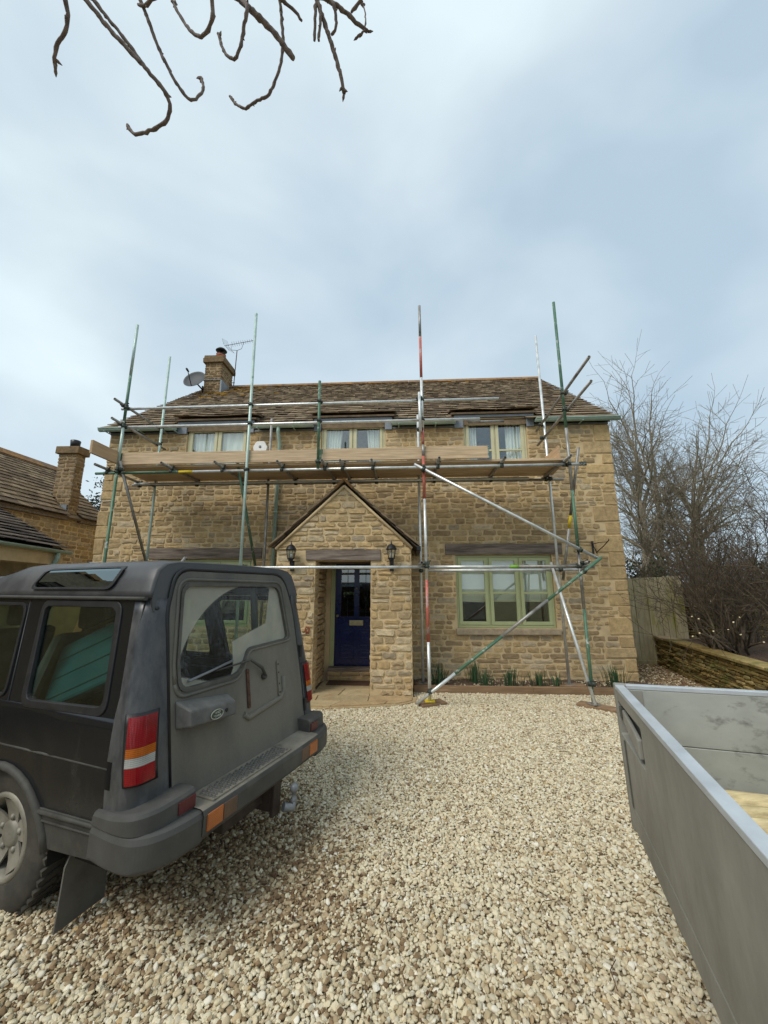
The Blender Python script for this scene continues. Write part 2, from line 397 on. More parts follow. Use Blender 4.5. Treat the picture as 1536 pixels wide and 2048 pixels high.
M_['gravelbase'] = surf('gravel_bed', lin((150, 134, 104)), 0.4, 40, 0.95, 0, 1.0, 60, 0.02, spots=(lin((84, 70, 52)), 0.5, 0.6, 70))
M_['ground'] = surf('rough_grass', lin((92, 92, 58)), 0.4, 1.5, 0.95, 0, 0.8, 12, 0.05, c2=lin((112, 104, 66)))
M_['pebble'] = tinted('pebble', [(0.0, lin((104, 84, 62))), (0.10, lin((146, 122, 92))), (0.22, lin((186, 170, 138))), (0.45, lin((212, 198, 166))), (0.66, lin((226, 215, 186))), (0.84, lin((198, 188, 164))), (0.93, lin((236, 230, 212))), (0.97, lin((190, 162, 116))), (1.0, lin((162, 146, 126)))], 0.85, 0.16, 60, 0.3, 140, 0.002, inst=True, fine=0.12)
M_['bark'] = surf('twig_bark', lin((118, 106, 100)), 0.35, 40, 0.9, 0, 0.5, 120, 0.003)
M_['bark2'] = surf('tree_bark', lin((140, 130, 112)), 0.3, 10, 0.95, 0, 0.5, 30, 0.02, spots=(lin((92, 96, 58)), 0.56, 0.72, 2))
M_['shrubbark'] = surf('shrub_bark', lin((88, 77, 64)), 0.35, 16, 0.95, 0, 0.4, 60, 0.006, spots=(lin((110, 104, 72)), 0.56, 0.75, 4))
M_['cut'] = surf('pale_cut_wood', lin((230, 214, 172)), 0.05, 8, 0.85)
M_['ivy'] = tinted('ivy_leaf', [(0.0, (0.028, 0.042, 0.016)), (0.6, (0.045, 0.062, 0.022)), (1.0, (0.085, 0.085, 0.035))], 0.6, 0.3, 20, 0.0)
M_['fir'] = tinted('evergreen_leaf', [(0.0, (0.012, 0.022, 0.012)), (0.6, (0.026, 0.042, 0.022)), (1.0, (0.05, 0.065, 0.03))], 0.6, 0.3, 20, 0.0)
M_['daff'] = tinted('daffodil_leaf', [(0.0, (0.030, 0.075, 0.035)), (0.6, (0.055, 0.12, 0.055)), (1.0, (0.10, 0.15, 0.06))], 0.5, 0.2, 20, 0.0)
M_['fence'] = tinted('fence_board', [(0.0, lin((176, 164, 130))), (0.5, lin((200, 188, 156))), (1.0, lin((186, 168, 126)))], 0.9, 0.3, 6, 0.4, 30, 0.004, spots=[(lin((136, 134, 58)), 0.52, 0.68, 1.9)], stretch=(4, 4, 0.6))
M_['thatch'] = surf('leaf_litter', lin((110, 82, 56)), 0.4, 30, 0.95, 0, 0.8, 60, 0.02)
# ================================================================== ground
g = MB(); g.grid(lambda a, b: (-600 + 1200 * a, -600 + 1200 * b, -0.02), 8, 8, smooth=False)
structure(g.build('ground', M_['ground']))
g = MB(); g.plate([(-9, -6), (9, -6), (9, 5.0), (5.0, 6.2), (5.35, 9.6), (4.0, 9.6), (4.0, 7.5), (-6.3, 7.5), (-9, 7.5)], [], lambda a, b, d: (a, b, d), -0.012, 0.0)
structure(g.build('driveway', M_['gravelbase']))

F = 7.55            # house front
HX0, HX1 = -6.38, 4.12
BACK = 15.1
EAVE = 4.96
def onfront(y):     # mapping for a wall that faces the camera: (x, z, out)
    return lambda a, b, d: (a, y - d, b)
def onside(x, s):   # wall that faces +-X: (y, z, out)
    return lambda a, b, d: (x + s * d, a, b)

STONES = []         # every wall stone of the house: (MB, size on picture)
def stone_shape(fn, x0, x1, z0, z1, proud, tint, lim=None, nj=0.008):
    """one rubble stone: bulged face with an uneven rounded outline"""
    w = x1 - x0; h = z1 - z0
    c = min(0.022, w * 0.22, h * 0.3)
    ring = [(x0 + c, z0), ((x0 + x1) / 2 + rnd.uniform(-.1, .1) * w, z0), (x1 - c, z0), (x1, z0 + c), (x1, z1 - c), (x1 - c, z1), ((x0 + x1) / 2 + rnd.uniform(-.1, .1) * w, z1), (x0 + c, z1), (x0, z1 - c), (x0, z0 + c)]
    j = min(nj, h * 0.1)
    ring = [(a + rnd.uniform(-j, j), b + rnd.uniform(-j, j)) for a, b in ring]
    if lim: ring = [(min(max(a, lim(b)[0]), lim(b)[1]), b) for a, b in ring]
    cx, cz = sum(p[0] for p in ring) / 10, sum(p[1] for p in ring) / 10
    k = min(0.014, h * 0.16)
    mb = MB()
    t1, t2 = rnd.uniform(-.006, .006), rnd.uniform(-.006, .006)
    inner = []
    for a, b in ring:
        dx, dz = a - cx, b - cz; L = math.hypot(dx, dz) + 1e-6
        q = max(0.3, 1 - k / L)
        inner.append((cx + dx * q, cz + dz * q))
    vs = [fn(a, b, -0.012) for a, b in ring]
    vs += [fn(a, b, proud + t1 * (a - cx) / w * 2 + t2 * (b - cz) / h * 2 + rnd.uniform(-.003, .003)) for a, b in inner]
    vs.append(fn(cx + rnd.uniform(-.15, .15) * w, cz + rnd.uniform(-.15, .15) * h, proud + rnd.uniform(0.001, .008)))
    fs = [(i, (i + 1) % 10, 10 + (i + 1) % 10, 10 + i) for i in range(10)] + [(10 + i, 10 + (i + 1) % 10, 20) for i in range(10)]
    mb.add(vs, fs, tint, 0, False)
    return mb
def rubble(fn, x0, x1, z0, z1, openings=(), lim=None, hmin=.075, hmax=.13, wmin=.13, wmax=.40, gap=.011, proud=(.002, .013), out=None, tints=None):
    """courses of rubble between x0..x1, z0..z1, cut round the openings"""
    res = [] if out is None else out
    z = z0
    while z < z1 - 0.03:
        h = rnd.uniform(hmin, hmax)
        if z + h > z1 - 0.05: h = z1 - z
        zz = z + h
        xa, xb = x0, x1
        if lim:
            la = lim(z); lb = lim(zz); xa = max(x0, min(la[0], lb[0])); xb = min(x1, max(la[1], lb[1]))
            if lb[1] - lb[0] < 0.05: break
        x = xa + rnd.uniform(-0.15, 0) * 0
        while x < xb - 0.02:
            w = rnd.uniform(wmin, wmax) * rnd.choice((1, 1, .75))
            if x + w > xb - 0.09: w = xb - x
            subs = [(x, x + w, z, zz)]
            if h > .115 and rnd.random() < .28:
                zm = z + h * rnd.uniform(.4, .6); subs = [(x, x + w, z, zm), (x, x + w, zm, zz)]
            for a, b, c, d in subs:
                ok = True
                for oa, ob, oc, od in openings:
                    if a < ob and b > oa and c < od and d > oc:
                        pen = sorted([(b - oa, 'b'), (ob - a, 'a'), (d - oc, 'd'), (od - c, 'c')])[0]
                        if pen[1] == 'b': b = oa
                        elif pen[1] == 'a': a = ob
                        elif pen[1] == 'd': d = oc
                        else: c = od
                        if b - a < .05 or d - c < .035: ok = False; break
                if not ok: continue
                gg = gap * rnd.uniform(.6, 1.3) / 2
                if d - c < 0.05: gg *= .6
                sl = lambda q: lim(q) if lim else None
                t = rnd.random() if tints is None else rnd.choice(tints)
                res.append((stone_shape(fn, a + gg, b - gg, c + gg, d - gg, rnd.uniform(*proud), t, lim), (a + b) / 2, (c + d) / 2, (b - a) * (d - c)))
            x += w
        z = zz
    return res

house = thing('stone_house', 'honey coloured limestone house with three eyebrow dormers behind scaffolding', 'house', (-1.1, F, 0))
# openings: x0, x1, z0, z1
W1, W2, W3 = (-4.66, -3.32, 3.98, 5.12), (-1.75, -0.40, 3.98, 5.12), (1.22, 2.50, 3.98, 5.14)
WG = (0.96, 2.79, 0.97, 2.33); WL = (-4.98, -3.05, 0.97, 2.27)
DOOR = (-1.46, -0.52, 0.22, 2.22)
LINT = [(0.77, 2.99, 2.335, 2.55), (-5.20, -2.86, 2.275, 2.50)]
SILL = (0.93, 2.84, 0.855, 0.965)
wall_out = [(HX0, -0.3), (HX1, -0.3), (HX1, EAVE), (W3[1], EAVE), (W3[1], 5.16), (W3[0], 5.16), (W3[0], EAVE), (W2[1], EAVE), (W2[1], 5.16), (W2[0], 5.16), (W2[0], EAVE), (W1[1], EAVE), (W1[1], 5.16), (W1[0], 5.16), (W1[0], EAVE), (HX0, EAVE)]
def rect(o): return [(o[0], o[2]), (o[1], o[2]), (o[1], o[3]), (o[0], o[3])]
wm = MB()
wm.plate(wall_out, [rect(WG), rect(WL), rect(DOOR), rect(W1), rect(W2), rect(W3)], onfront(F), 0.0, -0.32)
wall = wm.build('front_wall', M_['mortar'], house)
# gable and rear walls, floors
wm = MB()
for x, s in ((HX0, -1), (HX1, 1)):
    wm.plate([(F + .321, -0.3), (BACK, -0.3), (BACK, EAVE), ((F + BACK) / 2, EAVE + .80 * (BACK - F) / 2), (F + .321, EAVE + .1)], [], onside(x - s * .002, s), 0.0, -0.3)
wm.plate([(HX0 + .31, -.3), (HX1 - .31, -.3), (HX1 - .31, EAVE), (HX0 + .31, EAVE)], [], onfront(BACK), 0.0, 0.3)
wm.build('gable_and_rear_walls', M_['mortar'], house)
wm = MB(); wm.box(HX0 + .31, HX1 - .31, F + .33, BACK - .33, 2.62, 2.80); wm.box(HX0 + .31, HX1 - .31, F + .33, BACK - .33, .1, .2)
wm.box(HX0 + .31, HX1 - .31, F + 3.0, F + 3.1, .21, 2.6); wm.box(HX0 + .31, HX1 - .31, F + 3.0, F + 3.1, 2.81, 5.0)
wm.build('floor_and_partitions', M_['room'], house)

fw = onfront(F)
# quoins at both corners: alternating long and short dressed blocks
z = 0.0; k = 0
quoin_boxes = []
while z < EAVE - .05:
    h = rnd.uniform(.17, .34)
    if z + h > EAVE - .12: h = EAVE - z
    for side in (0, 1):
        w = (rnd.uniform(.34, .56) if (k + side) % 2 else rnd.uniform(.18, .30))
        a, b = (HX0, HX0 + w) if side == 0 else (HX1 - w, HX1)
        if rnd.random() < .82: quoin_boxes.append((a, b, z, z + h))
    z += h; k += 1
for a, b, c, d in quoin_boxes:
    out = a < 0
    mb = MB(); g_ = .006
    xa, xb = (a - .014 if out else a + g_), (b - g_ if out else b + .014)
    mb.box(xa, xb, F - rnd.uniform(.014, .022), F + .30, c + g_, d - g_, rnd.choice((.4, .5, .58, .64, .70, .76)), j=.009)
    mb.build('quoin', M_['stone'], wall, bevel=.016)
# rubble of the front wall
porch_mask = (-2.20, 0.06, 0.0, 2.2)
stones = rubble(fw, HX0, HX1, 0.0, EAVE, [WG, WL, DOOR, W1, W2, W3, SILL] + LINT + quoin_boxes + [porch_mask])
# the porch
PF = 6.55; PX0, PX1 = -2.22, 0.09; PAPEX = -1.07; PZ = 3.50; PE = 2.42
POP = (-1.54, -0.59, 0.0, 2.16)
def plim(z):
    if z <= PE - .04: return (PX0, PX1)
    t = (z - (PE - .04)) / (PZ - PE); return (PX0 + (PAPEX - PX0) * t, PX1 + (PAPEX - PX1) * t)
pm = MB()
pm.plate([(PX0, -.2), (POP[0], -.2), (POP[0], POP[3]), (POP[1], POP[3]), (POP[1], -.2), (PX1, -.2), (PX1, PE), (PAPEX, PZ), (PX0, PE)], [], onfront(PF), 0, -.30)
pm.box(PX0 + .002, PX0 + .30, PF + .301, F - .001, -.2, PE); pm.box(PX1 - .30, PX1 - .002, PF + .301, F - .001, -.2, PE)
pm.plate([(PX0, PE), (PX1, PE), (PAPEX, PZ)], [], onfront(PF + .5), 0, -.04)
porch = pm.build('porch', M_['mortar'], house)
PLINT = (-1.71, -0.42, 2.165, 2.345)
pst = rubble(onfront(PF), PX0, PX1, 0.02, PZ - .12, [POP, PLINT], lim=plim, hmin=.09, hmax=.15, wmin=.15, wmax=.40, gap=.018, proud=(.008, .024), tints=[.3, .5, .6, .7, .75, .8, .97, 1.0, .88])
pst += rubble(onside(PX1, 1), PF + .05, F - .02, 0.02, PE, proud=(.004, .012))
pst += rubble(onside(PX0, -1), PF + .05, F - .02, 0.02, PE, proud=(.004, .012))
pst += rubble(onside(POP[0], 1), PF + .02, F - .06, 0.05, 2.15, gap=.016)
pst += rubble(onside(POP[1], -1), PF + .02, F - .06, 0.05, 2.15, gap=.016)
# the largest stones in view are single pieces, the rest one mass
def hidden(x, z, y):           # behind the parked car
    return x / y < -0.30 and z < 1.7 + .07 * y
cand = [(q[3] / PF ** 2, q, porch) for q in pst if not hidden(q[1], q[2], PF)] + [(q[3] / F ** 2, q, wall) for q in stones if not hidden(q[1], q[2], F)]
cand.sort(key=lambda a: -a[0])
pick = cand[:300]; pid = set(id(c[1]) for c in pick)
for _, q, par in pick: q[0].build('stone', M_['stone'], par, fixn=False)
for lst, par in ((stones, wall), (pst, porch)):
    mb = MB()
    for q in lst:
        if id(q) not in pid: mb.add(q[0].v, q[0].f, q[0].t[0])
    stuff(mb.build('small_stones', M_['stone'], par, fixn=False))
# lintels and sill
for i, (a, b, c, d) in enumerate(LINT):
    mb = MB()
    mb.grid(lambda s, t: (0, 0, 0), 1, 1); mb = MB()
    n = 14; vs = []; 
    prof = [(c, 0), (d, 0)]
    for k in range(n + 1):
        x = a + (b - a) * k / n; w1 = .010 * math.sin(k * 1.7 + i) + rnd.uniform(-.005, .005); w2 = .008 * math.sin(k * 1.1) + rnd.uniform(-.005, .005)
        vs += [(x, F - .03, c + .002 + max(0, w1) * .5), (x, F - .03, d - .004 + min(0, w2)), (x, F + .25, d - .004 + min(0, w2)), (x, F + .25, c + .002 + max(0, w1) * .5)]
    fs = []
    for k in range(n):
        for j in range(4): fs.append((k * 4 + j, k * 4 + (j + 1) % 4, k * 4 + 4 + (j + 1) % 4, k * 4 + 4 + j))
    fs += [(3, 2, 1, 0), (n * 4, n * 4 + 1, n * 4 + 2, n * 4 + 3)]
    mb.add(vs, fs); mb.build('lintel', M_['oak'], house, bevel=.006)
mb = MB(); mb.box(PLINT[0], PLINT[1], PF - .025, PF + .25, PLINT[2], PLINT[3], j=.008); mb.build('lintel', M_['oak'], porch, bevel=.008)
box('soffit', M_['oak'], porch, POP[0], POP[1], PF + .30, F - .01, 2.16, 2.20)
mb = MB(); mb.box(SILL[0], SILL[1], F - .07, F + .10, SILL[2], SILL[3], .88, j=.006); mb.build('window_sill', M_['stone'], house, bevel=.01)
# pale drip course, plinth step in front of the porch opening
mb = MB()
for a, b, c, d in ((-1.47, -1.05, .035, .12), (-1.04, -.60, .035, .12), (-1.47, -1.2, .125, .20), (-1.19, -.86, .125, .20), (-.85, -.60, .125, .20)):
    mb.add(*(lambda s: (s.v, s.f))(stone_shape(onfront(F - .10), a, b, c, d, .02, rnd.uniform(.8, .95))))
mb.box(-1.47, -.60, F - .098, F - .001, .0, .20, .88)
mb.build('door_step', M_['stone'], house)

# ------------------------------------------------------------------ windows
def bars(mb, x0, x1, z0, z1, w, y0, y1):
    mb.box(x0, x0 + w, y0, y1, z0, z1); mb.box(x1 - w, x1, y0, y1, z0, z1)
    mb.box(x0 + w, x1 - w, y0, y1, z0, z0 + w); mb.box(x0 + w, x1 - w, y0, y1, z1 - w, z1)
def casement(name, O, lights, yf, mat, bar_at=None, label=None):
    x0, x1, z0, z1 = O; x0 += .004; x1 -= .004; z0 += .004; z1 -= .004
    mb = MB(); fwid = .045
    bars(mb, x0, x1, z0, z1, fwid, yf, yf + .07)
    n = lights; cw = (x1 - x0 - 2 * fwid) / n
    for i in range(1, n):
        xm = x0 + fwid + cw * i; mb.box(xm - .012, xm + .012, yf + .004, yf + .066, z0 + fwid, z1 - fwid)
    fr = mb.build(name, mat, house, bevel=.004)
    for i in range(n):
        a = x0 + fwid + cw * i + (.012 if i else 0) + .003; b = x0 + fwid + cw * (i + 1) - (.012 if i < n - 1 else 0) - .003
        mb = MB(); s = .062
        bars(mb, a, b, z0 + fwid + .003, z1 - fwid - .003, s, yf - .012, yf + .04)
        if bar_at: zb = z0 + (z1 - z0) * bar_at; mb.box(a + s, b - s, yf - .008, yf + .03, zb - .018, zb + .018)
        mb.build('casement', mat, fr, bevel=.004)
        box('pane', M_['pane'], fr, a + s - .004, b - s + .004, yf + .012, yf + .020, z0 + fwid + s - .002, z1 - fwid - s + .002)
    return fr
YW = F + .05
wA = casement('ground_window', WG, 3, YW, M_['sage'], .47)
wB = casement('ground_window', WL, 3, YW, M_['sage'], .47)
wC = casement('upper_window', W1, 2, YW - .01, M_['cream'])
wD = casement('upper_window', W2, 2, YW - .01, M_['cream'])
wE = casement('upper_window', W3, 2, YW - .01, M_['cream'], .42)
for w_, O in ((wA, WG), (wB, WL)):
    for i in range(3):
        cw = (O[1] - O[0] - .09) / 3; a = O[0] + .045 + cw * i + .05
        box('roller_blind', M_['blind'], w_, a, a + cw - .10, YW + .10, YW + .104, O[2] + .50, O[3] - .06)
        box('blind_hem', M_['cream'], w_, a, a + cw - .10, YW + .095, YW + .107, O[2] + .475, O[2] + .499)
def curtain(par, x0, x1, z0, z1, y, folds, amp=.025, taper=0.0):
    mb = MB()
    mb.grid(lambda s, t: (x0 + (x1 - x0) * (s * (1 - taper * (1 - t))), y + amp * math.sin(s * folds * 6.28 + t) + .01 * math.sin(s * 17), z0 + (z1 - z0) * t), 60, 4)
    mb.build('curtain', M_['curtain'], par, solid=.004)
curtain(wC, -4.56, -4.06, 4.0, 5.1, YW + .075, 6); curtain(wC, -3.92, -3.40, 4.0, 5.1, YW + .075, 3, .01)
curtain(wD, -1.68, -1.30, 4.0, 5.1, YW + .075, 6, .025, .25); curtain(wD, -.46, -.80, 4.0, 5.1, YW + .075, 6, .025, .25)
curtain(wE, 2.10, 2.42, 4.0, 5.1, YW + .075, 5); curtain(wE, 1.30, 1.50, 4.0, 5.1, YW + .075, 4)
box('ornament_on_sill', M_['black'], wD, -.98, -.95, YW + .09, YW + .12, 4.12, 4.24, .005)

# ------------------------------------------------------------------ front door
YD = F + .06
mb = MB(); mb.box(DOOR[0], DOOR[0] + .085, YD - .02, YD + .06, .22, 2.22); mb.box(DOOR[1] - .02, DOOR[1], YD - .02, YD + .06, .22, 2.22); mb.box(DOOR[0] + .085, DOOR[1] - .02, YD - .02, YD + .06, 2.17, 2.22)
mb.build('door_frame', M_['sage'], house, bevel=.004)
dx0, dx1 = DOOR[0] + .088, DOOR[1] - .023; dm = (dx0 + dx1) / 2
gl = [rect((dx0 + .11, dm - .05, 1.16, 2.06)), rect((dm + .05, dx1 - .11, 1.16, 2.06))]
mb = MB(); mb.plate(rect((dx0, dx1, .27, 2.165)), gl, onfront(YD), 0, -.045)
door = mb.build('front_door', M_['blue'], house, bevel=.003)
for a, b in ((dx0 + .10, dm - .045), (dm + .045, dx1 - .10)):
    for c, d in ((.40, .56), (.62, .93)):
        mb = MB(); bars(mb, a, b, c, d, .022, YD - .012, YD - .001); mb.box(a + .05, b - .05, YD - .009, YD - .0005, c + .05, d - .05)
        mb.build('panel', M_['blue'], door, bevel=.006)
M_['doorglass'] = glass('door_glass', (0.35, 0.37, 0.34), 0.10, 1.2, .02)
for a, b in ((dx0 + .11, dm - .05), (dm + .05, dx1 - .11)):
    p = box('door_pane', M_['doorglass'], door, a, b, YD + .014, YD + .020, 1.16, 2.06)
    xm = (a + b) / 2; mb = MB(); y = YD + .010
    for pts in ([(xm, 1.16), (xm, 1.50)], [(xm, 1.78), (xm, 2.06)], [(xm - .035, 1.55), (xm - .035, 1.72), (xm, 1.79), (xm + .035, 1.72), (xm + .035, 1.55), (xm, 1.49), (xm - .035, 1.55)], [(a, 1.96), (b, 1.96)], [(a, 1.66), (xm - .035, 1.66)], [(xm + .035, 1.66), (b, 1.66)]):
        mb.path([(q[0], y, q[1]) for q in pts], .005, 6)
    mb.build('leading', M_['black'], p)
mb = MB(); mb.box(dm - .135, dm + .135, YD - .012, YD - .001, 1.00, 1.095); lp = mb.build('letter_plate', M_['brass'], door, bevel=.004)
mb = MB(); mb.box(dm - .11, dm + .11, YD - .018, YD - .0125, 1.018, 1.078); mb.build('letter_flap', M_['brass'], lp, bevel=.003)
mb = MB(); mb.lathe([(0, 0), (.012, 0), (.012, .03), (.026, .045), (.026, .06), (.0, .068)], 14, Matrix.Translation((dx0 + .055, YD, 1.18)) @ Matrix.Rotation(R(90), 4, 'X')); mb.build('door_knob', M_['brass'], door)
mb = MB(); mb.lathe([(0, 0), (.02, 0), (.02, .01), (0, .012)], 14, Matrix.Translation((dm, YD, 1.70)) @ Matrix.Rotation(R(90), 4, 'X')); mb.build('door_bell_push', M_['brass'], door)
box('threshold', M_['oak'], house, DOOR[0], DOOR[1], F - .11, YD + .07, .205, .262, .006)

# ------------------------------------------------------------------ roof of stone slates
PITCH = 0.80; RY = F + 3.77; RX0, RX1 = HX0 - .10, HX1 + .11; EY = F - .15; EZ = EAVE + .06
sl = math.sqrt(1 + PITCH ** 2)
DORM = [(-4.92, -3.14), (-1.95, -0.20), (0.98, 2.70)]
mb = MB()
mb.plate([(RX0 + .06, F - .02), (RX1 - .06, F - .02), (RX1 - .06, RY), (RX0 + .06, RY)], [], lambda a, b, d: (a, b, EZ + PITCH * (b - EY) + d), -.03, -.12)
mb.plate([(RX0 + .06, RY), (RX1 - .06, RY), (RX1 - .06, BACK + .2), (RX0 + .06, BACK + .2)], [], lambda a, b, d: (a, b, EZ + PITCH * (2 * RY - b - EY) + d), -.03, -.12)
roof = mb.build('roof', M_['slate'], house)
pieces = []
def slate_at(x, w, s, length, thick, lift, plane, tint):
    """one slate: x centre, s distance up the slope of its tail"""
    mb = MB(); j = .006
    p = []
    for (dx, ds, dz) in ((-w / 2, 0, 0), (w / 2, 0, 0), (w / 2, length, 0), (-w / 2, length, 0), (-w / 2, 0, thick), (w / 2, 0, thick), (w / 2, length, thick), (-w / 2, length, thick)):
        lf = lift * (1 - ds / length)
        p.append(plane(x + dx + rnd.uniform(-j, j), s + ds + rnd.uniform(-.016, .016) * (1 if ds == 0 else 0), dz + lf + (rnd.uniform(-.004, .004) if ds == 0 else 0)))
    mb.add(p, [(3, 2, 1, 0), (4, 5, 6, 7), (0, 1, 5, 4), (1, 2, 6, 5), (2, 3, 7, 6), (3, 0, 4, 7)], tint)
    return mb
def plane_main(x, s, d):
    return (x, EY + s / sl - d * PITCH / sl, EZ + PITCH * s / sl + d / sl)
S = 0.0; Smax = (RY - EY) * sl; row = 0
while S < Smax - .03:
    t = S / Smax; ex = .215 - .115 * t; wm_ = .27 - .13 * t
    x = RX0 + rnd.uniform(-.02, .0)
    while x < RX1:
        w = wm_ * rnd.uniform(.55, 1.35)
        if x + w > RX1 - .08: w = RX1 - x + rnd.uniform(-.02, .02)
        xc = x + w / 2; skip = False
        yb = EY + S / sl
        for a, b in DORM:
            if a + .06 < xc < b - .06 and yb < F + .52: skip = True
        if -6.20 < xc < -5.62 and RY - .78 < yb < RY + .1: skip = True
        if not skip:
            lich = math.exp(-((xc + 5.35 + 1.1 * (1 - t)) / .9) ** 2 - ((t - .86) / .16) ** 2) + .35 * (t > .93) * (rnd.random() < .35)
            pieces.append((slate_at(xc, w - rnd.uniform(.004, .012), S, min(ex * 1.9, Smax - S + .02), .012 + .006 * rnd.random(), ex * .26, plane_main, rnd.random()), w * ex / (1 + t) ** 2 * (1 if abs(xc + 1) < 5.4 else .6), rnd.random() < lich * .75))
        x += w
    S += ex; row += 1
# eyebrow dormers: lower pitched slate roofs carried over the window heads
for a, b in DORM:
    def pl(x, s, d, a=a, b=b):
        e_ = .012 * math.sin((x - a) * 5); return (x, F - .12 + s * .944, 5.262 + s * .40 + d + e_)
    s = 0.0
    while s < .80:
        x = a - .03
        while x < b + .02:
            w = rnd.uniform(.16, .40)
            if x + w > b - .06: w = b + .03 - x
            pieces.append((slate_at(x + w / 2, w - .008, s, .34, .018, .050, pl, rnd.random()), w * .2, False)); x += w
        s += .19
pieces.sort(key=lambda q: -q[1])
for mbq, _, l in pieces[:300]: mbq.build('slate', M_['lichenslate' if l else 'slate'], roof, fixn=False)
mb = MB()
for q, _, l in pieces[300:]: mb.add(q.v, q.f, q.t[0], 1 if l else 0)
stuff(mb.build('upper_slates', [M_['slate'], M_['lichenslate']], roof, fixn=False))
x = RX0
M_['ridge'] = tinted('ridge_stone', [(0.0, lin((126, 96, 66))), (0.5, lin((160, 122, 82))), (1.0, lin((134, 112, 90)))], 0.92, 0.4, 9, 0.5, 40, 0.01, spots=[(lin((176, 132, 56)), 0.56, 0.7, 4.0)])
RZ = EZ + PITCH * (RY - EY)
while x < RX1 - .1:
    w = rnd.uniform(.4, .5)
    if x + w > RX1 - .2: w = RX1 - x
    if not (-6.22 < x + w / 2 < -5.60):
        mb = MB(); mb.plate([(-.20, -.10), (0, .075), (.20, -.10), (.17, -.13), (0, .02), (-.17, -.13)], [], lambda p, q, d, x=x: (x + d, RY + p, RZ + q + .02), .004, w - .004, tint=rnd.random())
        mb.build('ridge_tile', M_['ridge'], roof)
    x += w
for a, b in DORM:
    mb = MB(); mb.plate([(F - .09, 5.259), (F + .95, 5.66), (F + .95, 5.44), (F - .09, 5.22)], [], lambda p, q, d, a=a: (a + d, p, q), .0, b - a, tint=.2); mb.build('dormer_deck', M_['slate'], roof)
# lead faces and cheeks of the dormers
for i, (a, b) in enumerate(DORM):
    O = (W1, W2, W3)[i]; mb = MB()
    mb.box(a + .05, b - .05, F - .05, F + .05, 5.165, 5.219)
    mb.box(a + .05, O[0], F - .045, F + .03, EAVE - .02, 5.163); mb.box(O[1], b - .05, F - .045, F + .03, EAVE - .02, 5.163)
    mb.build('lead_dormer_face', M_['lead'], roof, bevel=.006)
    for xx in (a + .05, b - .09):
        mb = MB(); mb.plate([(F + .051, 5.0), (F + .051, 5.25), (F + .62, 5.46)], [], lambda p, q, d, xx=xx: (xx + d, p, q), 0, .04); mb.build('lead_cheek', M_['lead'], roof)
# gutters, brackets, downpipe
def gutter(name, parent, a, b, y, z, r=.058, capa=True, capb=True):
    mb = MB(); n = 10
    mb.grid(lambda s, t: (a + (b - a) * s, y - r * math.cos(math.pi * t), z - r * math.sin(math.pi * t)), 1, n)
    mb.box(a, b, y - r - .012, y - r + .004, z - .006, z + .010); mb.box(a, b, y + r - .004, y + r + .012, z - .006, z + .010)
    for xx in (a, b):
        mb.plate([(y + r * math.cos(R(180 + 18 * k)), z + r * math.sin(R(180 + 18 * k))) for k in range(11)], [], lambda p, q, d, xx=xx: (xx + d, p, q), -.004, .004)
    return mb.build(name, M_['gutter'], parent, solid=.006)
GY = EY - .01
for a, b in ((RX0 - .03, DORM[0][0] + .07), (DORM[0][1] - .06, DORM[1][0] + .06), (DORM[1][1] - .06, DORM[2][0] + .06), (DORM[2][1] - .06, RX1 + .04)):
    gt = gutter('gutter', house, a, b, GY, EZ + .02)
    x = a + .15
    while x < b: box('gutter_bracket', M_['gutter'], gt, x - .012, x + .012, GY - .072, F - .001, EZ - .052, EZ - .040); x += .75
def downpipe(parent, pts, r=.038):
    dp = MB().path(pts, r, 12).build('downpipe', M_['gutter'], parent)
    return dp
dp = downpipe(house, [(-2.62, GY, EZ - .03), (-2.62, GY, EZ - .12), (-2.61, F - .065, EZ - .34), (-2.61, F - .065, .05)])
for zz in (4.4, 3.2, 1.8): MB().lathe([(.046, -.02), (.046, .02)], 12, Matrix.Translation((-2.61, F - .065, zz))).build('pipe_collar', M_['gutter'], dp)
# fascia strip under the eaves
mb = MB()
for a, b in ((HX0, DORM[0][0] + .05), (DORM[0][1] - .05, DORM[1][0] + .05), (DORM[1][1] - .05, DORM[2][0] + .05), (DORM[2][1] - .05, HX1)): mb.box(a, b, F - .02, F + .02, EAVE + .003, EAVE + .09)
mb.build('eaves_fascia', M_['grey'], house)

# ------------------------------------------------------------------ chimney
CX0, CX1, CY0, CY1, CZ = -6.20, -5.64, RY - .74, RY + .02, 8.78
mb = MB(); mb.box(CX0 + .02, CX1 - .02, CY0 + .02, CY1 - .02, 6.9, CZ); chim = mb.build('chimney', M_['oldmortar'], house)
cs = rubble(onfront(CY0 + .02), CX0, CX1, 7.3, 8.62, hmin=.07, hmax=.11, wmin=.12, wmax=.28, gap=.01, tints=[0, .1, .2, .3, .88, .9])
cs += rubble(onside(CX1 - .02, 1), CY0, CY1, 7.3, 8.62, hmin=.07, hmax=.11, wmin=.12, wmax=.28, gap=.01, tints=[0, .1, .2, .3, .88, .9])
cs += rubble(onside(CX0 + .02, -1), CY0, CY1, 7.3, 8.62, hmin=.07, hmax=.11, wmin=.12, wmax=.28, gap=.01)
for q in cs: q[0].build('stone', M_['oldstone'], chim, fixn=False)
mb = MB(); mb.box(CX0 - .05, CX1 + .05, CY0 - .05, CY1 + .05, 8.62, 8.76, .1, j=.008); mb.box(CX0 - .03, CX1 + .03, CY0 - .03, CY1 + .03, 8.761, 8.86, .2, j=.01); mb.build('chimney_cap', M_['oldstone'], chim, bevel=.012)
